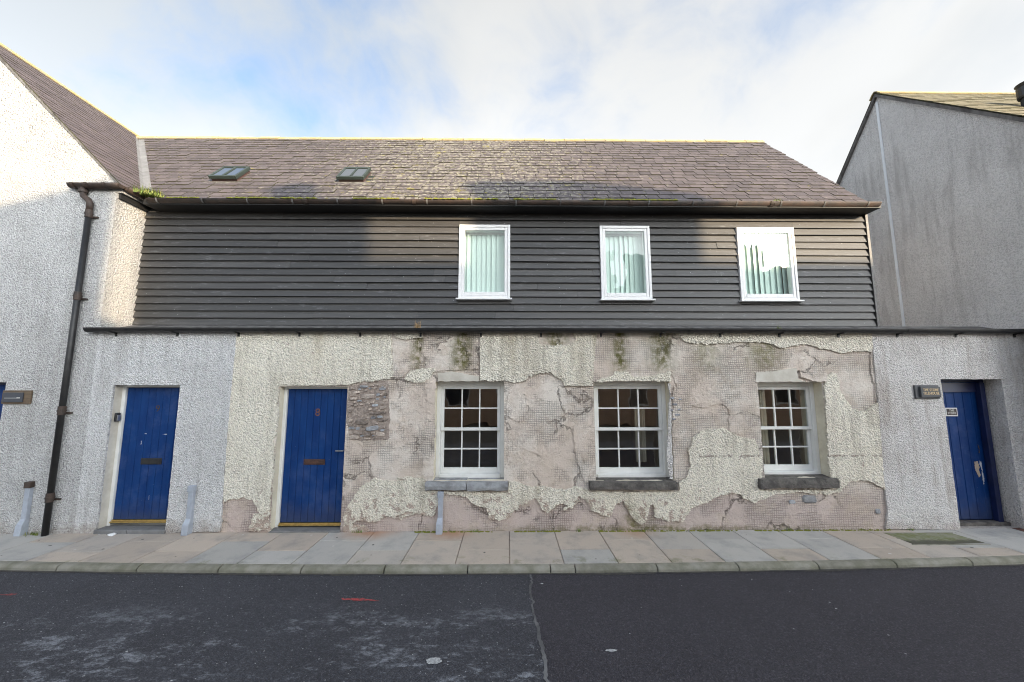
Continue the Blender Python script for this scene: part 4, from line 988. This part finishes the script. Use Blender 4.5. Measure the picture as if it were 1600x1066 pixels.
# ------------------------------------------------------------------ right grey house
right = thing('grey_gabled_house', (10, 2, 0), 'tall grey roughcast house with stained gable end and mossy roof', 'house')
GX = 7.45; AY, AZ = 1.48, 7.76
fz = lambda y: AZ - 1.05 * (AY - y); bz = lambda y: AZ - 1.32 * (y - AY)
FY, BY = -.54, 4.2
m = M(); m.prism([(.501, 2.0), (BY, 2.0), (BY, bz(BY)), (AY, AZ), (-.02, fz(-.02)), (-.02, 2.73), (.501, 2.73)], 'x', GX, GX + .4); m.build('gable_wall', 'grey_harl', right)
m = M(); m.prism([(FY + .04, -.05), (-.13, -.05), (-.13, 2.73), (-.021, 2.73), (-.021, fz(-.021)), (FY + .04, fz(FY + .04))], 'x', GX, GX + .4); m.build('gable_wall', 'grey_harl', right)
x = GX; m = M(); ya = AY + .02
m.box(GX - .012, GX - .001, ya - .022, ya + .022, 2.76, AZ - .12); m.build('joint_strip', 'white_line', right)
m = M(); X2 = GX + 9; o_ = .05
m.face([(GX - .06, FY, fz(FY) + o_), (X2, FY, fz(FY) + o_), (X2, AY, AZ + o_), (GX - .06, AY, AZ + o_)]); m.face([(GX - .06, AY, AZ + o_), (X2, AY, AZ + o_), (X2, BY + .1, bz(BY + .1) + o_), (GX - .06, BY + .1, bz(BY + .1) + o_)])
rroof = m.build('roof', 'slate_mossy', right, recalc=False)
m = M(); m.prism([(FY, fz(FY) - .03), (FY, fz(FY) + .045), (AY, AZ + .045), (BY + .1, bz(BY + .1) + .045), (BY + .1, bz(BY + .1) - .03), (AY, AZ - .03)], 'x', GX - .05, GX - .001); m.build('verge', 'flash', rroof)
ra = math.atan(1.05); rc_, rs_ = math.cos(ra), math.sin(ra); stf = M(); RL = math.hypot(AY - FY, AZ - fz(FY))
for r in range(int(RL / .16)):
    d0 = r * .16; xx = GX - .07 - (.1 if r % 2 else 0)
    while xx < GX + 4:
        a, b = max(xx + .002, GX - .07), xx + .208; xx += .21; pts = []; li = .014 + random.uniform(-.003, .004)
        for d, hh in ((d0, li), (min(d0 + .3, RL), .003)):
            for xq in (a, b):
                for t in (0, .008): pts.append((xq, FY + d * rc_ - (hh + t) * rs_, fz(FY) + o_ + d * rs_ + (hh + t) * rc_))
        n = len(stf.v); stf.v += pts; stf.f += [tuple(n + i for i in f) for f in SF]; stf.m += SMI
q = stf.build('slate', ['slate_mossy', 'slate_edge'], rroof); q['kind'] = 'stuff'
xx = GX - .06
while xx < GX + 4:
    mm = M(); prof = [(-.115, -.10), (-.05, -.02), (0, .012), (.05, -.02), (.115, -.10)]
    poly = [(AY + a, AZ + b + .08) for a, b in prof] + [(AY + a * .85, AZ + b + .065) for a, b in prof[::-1]]
    mm.prism(poly, 'x', xx, xx + .446); mm.build('ridge_tile', 'ridge', rroof); xx += .45
m = M(); m.box(GX + .401, GX + 9, FY + .04, BY, -.05, fz(FY) - .02); m.build('house_body', 'grey_harl', right)
fl = M(); fx, fy = 8.50, .15; fz0 = fz(fy) - .16
fl.tube([(fx, fy, fz0 - .1), (fx, fy, fz0 + .42)], .105, 16); fl.tube([(fx, fy, fz0 + .421), (fx, fy, fz0 + .45), (fx, fy, fz0 + .60), (fx, fy, fz0 + .61)], [.125, .135, .135, .12], 16); fl.tube([(fx, fy, fz0 + .611), (fx, fy, fz0 + .66), (fx, fy, fz0 + .67)], [.12, .145, .10], 16)
fl.build('flue', 'flue', right, smooth=False)

# ------------------------------------------------------------------ gutters and pipes
def half_round(p0, p1, r, th=.004, seg=8):
    """half round gutter between two points (level)"""
    p0, p1 = Vector(p0), Vector(p1); d = (p1 - p0).normalized(); s = Vector((d.y, -d.x, 0)); m = M(); ou, inn = [], []
    for i in range(seg + 1):
        a = math.pi * i / seg
        ou.append((math.cos(a) * r, -math.sin(a) * r)); inn.append((math.cos(a) * (r - th), -math.sin(a) * (r - th)))
    poly = ou + inn[::-1]; n = len(poly)
    for p in (p0, p1): m.v += [tuple(p + s * u + Vector((0, 0, v))) for u, v in poly]
    m.f = [tuple(range(n)), tuple(range(2 * n - 1, n - 1, -1))] + [(i, n + i, n + (i + 1) % n, (i + 1) % n) for i in range(n)]
    # close both ends with a stop
    b = len(m.v)
    for p in (p0, p1):
        q = len(m.v); m.v += [tuple(p + s * u + Vector((0, 0, v))) for u, v in ou]; m.f.append(tuple(range(q, q + len(ou))))
    m.m = [0] * len(m.f); return m
gl = thing('gutter', (1, -.09, 2.7), 'long black half round gutter along the top of the ground floor wall', 'gutter')
GZ = 2.762
half_round((-5.90, -.085, GZ), (7.60, -.085, GZ), .060).build('trough', 'black_iron', gl, smooth=False)
for i in range(16):
    x = -5.55 + i * .86; m = M(); m.box(x - .012, x + .012, -.145, PF - .001, GZ - .068, GZ - .056); m.box(x - .012, x + .012, PF - .016, PF - .002, GZ - .11, GZ - .063); m.prism([(-.06, GZ - .066), (PF - .002, GZ - .10), (PF - .002, GZ - .066)], 'x', x - .006, x + .006); m.build('bracket', 'black_iron', gl)
for x in (-3.4, -.4, 2.6, 5.72):
    m = half_round((x - .035, -.085, GZ), (x + .035, -.085, GZ), .0655); m.build('joint_collar', 'black_iron', gl)
gu = thing('gutter', (0, .2, 4.75), 'mossy brown cast iron gutter under the slate eaves', 'gutter')
UZ = 4.795; UY = .175
half_round((-5.52, UY, UZ), (5.80, UY, UZ), .062).build('trough', 'rusty_iron', gu, smooth=True)
for i in range(17):
    x = -5.36 + i * .685; m = half_round((x - .011, UY, UZ), (x + .011, UY, UZ), .067, .0035); m.build('bracket', 'flash', gu)
for x in (-3.1, -1.45, .05, 1.9, 4.1): half_round((x - .03, UY, UZ), (x + .03, UY, UZ), .069).build('joint_collar', 'rusty_iron', gu)
gv = thing('gutter', (-6.0, .0, 4.85), 'short rusty brown gutter turning the corner above the downpipe', 'gutter')
VZ = 4.895
half_round((-6.43, -.075, VZ), (-5.69, -.075, VZ), .060).build('trough', 'rusty_iron', gv, smooth=True)
half_round((-5.69, -.02, VZ), (-5.69, .36, VZ - .02), .060).build('trough', 'rusty_iron', gv, smooth=True)
m = M(); m.box(-5.795, -5.765, .0, .50, 4.72, 4.85); m.build('fascia', 'soffit', gv)
for x in (-6.36, -6.16, -5.9): half_round((x - .025, -.075, VZ), (x + .025, -.075, VZ), .066).build('joint_collar', 'rusty_iron', gv)
dp = thing('downpipe', (-6.11, -.08, 0), 'tall black cast iron downpipe with rusty swan neck on the white gable', 'downpipe')
PX, PY = -6.10, -.085
pth = [(-6.24, -.075, VZ - .05), (-6.24, -.075, VZ - .13), (-6.22, -.077, VZ - .18), (-6.14, -.083, VZ - .24), (-6.105, -.085, VZ - .29), (PX, PY, VZ - .40)]
M().tube([(q) for q in pth], .038, 12).build('swan_neck', 'rusty_iron', dp, smooth=True)
M().tube([(PX, PY, VZ - .38), (PX, PY, .0)], .034, 14).build('pipe', 'black_iron', dp, smooth=True)
for z in (4.44, 3.22, 1.62, .48):
    m = M(); m.tube([(PX, PY, z - .06), (PX, PY, z - .055), (PX, PY, z + .055), (PX, PY, z + .06)], [.035, .041, .041, .035], 14); m.tube([(PX, PY, z - .010), (PX, PY, z + .010)], .046, 14)
    m.build('collar', 'rusty_iron', dp)
    m = M(); m.box(PX - .085, PX + .085, PY + .035, PF - .001, z - .045, z - .024); m.build('bracket', 'rusty_iron', dp)
M().tube([(-6.24, -.075, VZ - .085), (-6.24, -.075, VZ - .125)], .052, 12).build('collar', 'rusty_iron', dp)

def pipe_cover(px, top, label, capmat):
    x, zt = S(px, top); t = thing('pipe_cover', (x, -.05, 0), label, 'pipe cover', 'grey pipe covers at the foot of the wall')
    m = M(); m.box(x - .032, x + .032, -.075, PF - .001, .19, zt - .08); m.build('upper_duct', 'galv', t, bevel=.004)
    m = M(); m.box(x - .040, x + .040, -.088, PF - .001, zt - .078, zt); m.build('cap', capmat, t, bevel=.005)
    m = M(); m.hexa([(x - .048, -.115, .0), (x + .036, -.115, .0), (x + .036, PF - .001, .0), (x - .048, PF - .001, .0)], [(x - .048, -.105, .13), (x + .036, -.105, .13), (x + .036, PF - .001, .13), (x - .048, PF - .001, .13)])
    m.hexa([(x - .048, -.105, .131), (x + .036, -.105, .131), (x + .036, PF - .001, .131), (x - .048, PF - .001, .131)], [(x - .032, -.076, .20), (x + .033, -.076, .20), (x + .033, PF - .001, .20), (x - .032, PF - .001, .20)])
    m.build('foot', 'galv', t, bevel=.004)
pipe_cover(55, 751, 'grey pipe cover with rusty cap left of the black downpipe', 'rusty_iron')
pipe_cover(306, 757, 'grey pipe cover on the white wall between the two blue doors', 'galv')
pipe_cover(690, 766, 'grey pipe cover below the broken grey window sill', 'galv')

# key safe, litter, plants -------------------------------------------------
ks = thing('key_safe', (-5.49, .05, 1.53), 'small black and grey key safe on the reveal beside door nine', 'key safe')
x, zc = S(183, 652, .05)
m = M(); m.box(D9[0] + .001, D9[0] + .035, .025, .09, zc - .06, zc + .06); m.build('case', 'black_plastic', ks, bevel=.008)
m = M(); m.box(D9[0] + .036, D9[0] + .046, .033, .082, zc - .05, zc + .03); m.build('keypad', 'chrome', ks, bevel=.004)
def crumple(name, x, y, z, r, mat, label, cat):
    bm = bmesh.new(); bmesh.ops.create_icosphere(bm, subdivisions=2, radius=r)
    for v in bm.verts:
        v.co *= 1 + .5 * mnoise.noise(v.co * 30 / (r * 20)) + random.uniform(-.15, .15); v.co.z = abs(v.co.z) * .65 ; v.co.x *= 1.4
    me = bpy.data.meshes.new(name); bm.to_mesh(me); bm.free(); me.materials.append(MAT[mat]); return tag(link(name, me, None, (x, y, z)), label, cat)
crumple('paper_litter', -5.22, -.085, .003, .035, 'paper', 'crumpled white paper lying before the step of door nine', 'litter')
def tuft(name, base, n, h, spread, mat, label, cat, droop=.6, seed=1, wd=.004):
    random.seed(seed); m = M()
    for i in range(n):
        bx_, by_ = base[0] + random.gauss(0, spread[0]), base[1] + random.gauss(0, spread[1]); a = random.uniform(0, 2 * math.pi); hh = h * random.uniform(.5, 1.1); ln = random.uniform(.2, droop)
        pts = []
        for q in range(4):
            t = q / 3; pts.append(Vector((bx_ + math.cos(a) * ln * hh * t * t, by_ + math.sin(a) * ln * hh * t * t, base[2] + hh * (t - .35 * t * t * ln))))
        s = Vector((-math.sin(a), math.cos(a), 0)) * wd
        for q in range(3):
            w0, w1 = 1 - q / 3, 1 - (q + 1) / 3.05
            nn = len(m.v); m.v += [tuple(pts[q] - s * w0), tuple(pts[q] + s * w0), tuple(pts[q + 1] + s * w1), tuple(pts[q + 1] - s * w1)]; m.f.append((nn, nn + 1, nn + 2, nn + 3)); m.m.append(0)
    return tag(m.build(name, mat, recalc=False), label, cat)
tuft('grass_tuft', (-5.53, .17, 4.85), 380, .15, (.085, .06), 'grass', 'clump of green grass growing at the foot of the lead valley', 'grass', 1.5, 3, .006)
tuft('weed', (-6.28, -.07, -.002), 40, .05, (.05, .02), 'grass', 'low green weeds at the foot of the black downpipe', 'weed', 1.2, 4, .006)
tuft('dry_weed', (S(652, 508)[0], .02, 2.735), 60, .20, (.022, .02), 'dry', 'dry brown weed growing from the lower gutter ledge', 'weed', .4, 5, .004)
tuft("weed", (S(1218, 512)[0], .02, 2.74), 26, .11, (.02, .02), 'grass', 'small green weed on the ledge below the right upper window', 'weed', .8, 6, .006)
tuft("weed", (S(1214, 318, .17)[0], .15, 4.79), 40, .07, (.045, .02), 'grass', 'small green weed growing in the eaves gutter', 'weed', .9, 8, .006)
random.seed(33)
for i, px in enumerate((560, 742, 905, 1000, 1105, 1230, 1340, 1420)):
    w_ = tuft('weed', (S(px, 825)[0], -.035, .0), 16, .05, (.025, .008), 'grass', 'tiny green weeds in the joint at the foot of the wall', 'weed', 1.1, 40 + i, .005); w_['group'] = 'weeds along the foot of the wall'
def curtain(x0, x1, z0, z1, y, label):
    m = M(); n = 18; P_ = [(x0 + (x1 - x0) * i / n, y + .022 * math.sin(i * 1.9) + .01 * math.sin(i * .8)) for i in range(n + 1)]
    for (a, b) in zip(P_, P_[1:]): m.hexa([(a[0], a[1], z0), (b[0], b[1], z0), (b[0], b[1] + .003, z0), (a[0], a[1] + .003, z0)], [(a[0], a[1], z1), (b[0], b[1], z1), (b[0], b[1] + .003, z1), (a[0], a[1] + .003, z1)])
    return tag(m.build('curtain', 'curtain', merge=True), label, 'curtain')
curtain(3.60, 3.90, .80, 1.97, .33, 'beige curtain drawn back at the left side of the right ground floor window')
curtain(1.95, 2.12, .80, 1.62, .50, 'pale hanging cloth inside the right part of the middle ground floor window')
random.seed(21)
def moss_strip(x0, x1, y, z, dens, r, label):
    m = M(); x = x0
    while x < x1:
        x += random.uniform(.2, 1.0) * dens
        if mnoise.noise(Vector((x * 1.7, 3.3, 0))) < -.12: continue
        rr = r * random.uniform(.5, 1.25); cx, cy, cz = x, y + random.uniform(-.008, .008), z
        n = len(m.v); k_ = 6
        m.v += [(cx + rr * 1.5 * math.cos(2 * math.pi * i / k_), cy + rr * .7 * math.sin(2 * math.pi * i / k_), cz - rr * .3) for i in range(k_)] + [(cx + rr * .8 * math.cos(2 * math.pi * i / k_ + .4), cy + rr * .4 * math.sin(2 * math.pi * i / k_ + .4), cz + rr * random.uniform(.4, .8)) for i in range(k_)]
        m.f += [(n + i, n + (i + 1) % k_, n + k_ + (i + 1) % k_, n + k_ + i) for i in range(k_)] + [tuple(n + k_ + i for i in range(k_))]; m.m += [0] * (k_ + 1)
    return tag(m.build('moss', 'moss', recalc=True), label, 'moss', kind='stuff')
moss_strip(-5.2, 2.6, UY - .058, UZ + .004, .035, .022, 'bright green moss along the rim of the eaves gutter')
moss_strip(-1.6, 5.2, -.035, .002, .05, .018, 'dark green moss along the foot of the peeling wall')

# ------------------------------------------------------------------ houses across the street (reflected in the windows, they shade the facade)
def opp_house(x0, x1, ridge, eave, mat, label, stacks):
    h = thing('opposite_house', ((x0 + x1) / 2, -16, 0), label, 'house', 'houses across the street')
    yf, yr, yb = -13.0, -16.0, -19.0
    m = M(); m.prism([(yf, -.1), (yf, eave), (yr, ridge - .06), (yb, eave), (yb, -.1)], 'x', x0, x1); m.build('wall', mat, h)
    m = M()
    m.hexa([(x0 - .05, yf + .15, eave - .10), (x1 + .05, yf + .15, eave - .10), (x1 + .05, yr, ridge - .05), (x0 - .05, yr, ridge - .05)], [(x0 - .05, yf + .15, eave - .02), (x1 + .05, yf + .15, eave - .02), (x1 + .05, yr, ridge), (x0 - .05, yr, ridge)])
    m.hexa([(x0 - .05, yb - .15, eave - .10), (x0 - .05, yr - .001, ridge - .05), (x1 + .05, yr - .001, ridge - .05), (x1 + .05, yb - .15, eave - .10)], [(x0 - .05, yb - .15, eave - .02), (x0 - .05, yr - .001, ridge), (x1 + .05, yr - .001, ridge), (x1 + .05, yb - .15, eave - .02)])
    m.build('roof', 'opp_slate', h)
    x = x0 + 1.0
    while x < x1 - 1:
        for zc in (.9, 3.4, 5.6):
            if zc + 1.3 > eave: continue
            f = M(); f.box(x - .06, x + .96, yf - .0, yf + .04, zc - .06, zc + 1.36); fr = f.build('window', 'white_paint', h)
            g = M(); g.box(x, x + .9, yf + .041, yf + .05, zc, zc + 1.3); g.build('pane', 'opp_glass', fr)
        x += 2.3
    for poly in stacks:
        m = M(); m.prism(poly, 'y', yr - .3, yr + .3); m.build('shade_stack', 'opp_render', h)  # added unseen blocks, outlined to cast the shade patches on the facade
    return h
opp_house(-4, 10.3, 6.0, 3.6, 'opp_brick', 'low brick cottage across the street with broad added stacks shaped to shade the facade', [
    [(4.3, 5.2), (10.37, 5.2), (10.37, 9.95), (9.52, 9.95), (9.52, 10.55), (9.18, 10.55), (9.18, 9.93), (7.28, 9.90), (7.28, 7.9), (6.44, 7.9), (6.44, 10.03), (4.3, 9.44)]])  # notch shaped to let sun onto the return wall, bridge stops spill below
opp_house(10.5, 19, 9.12, 6.2, 'opp_brick', 'taller brick house across the street with an added broad stack shaped to shade the facade', [
    [(12.45, 8.2), (15.72, 8.2), (15.72, 10.2), (14.1, 10.72), (12.45, 10.72)]])
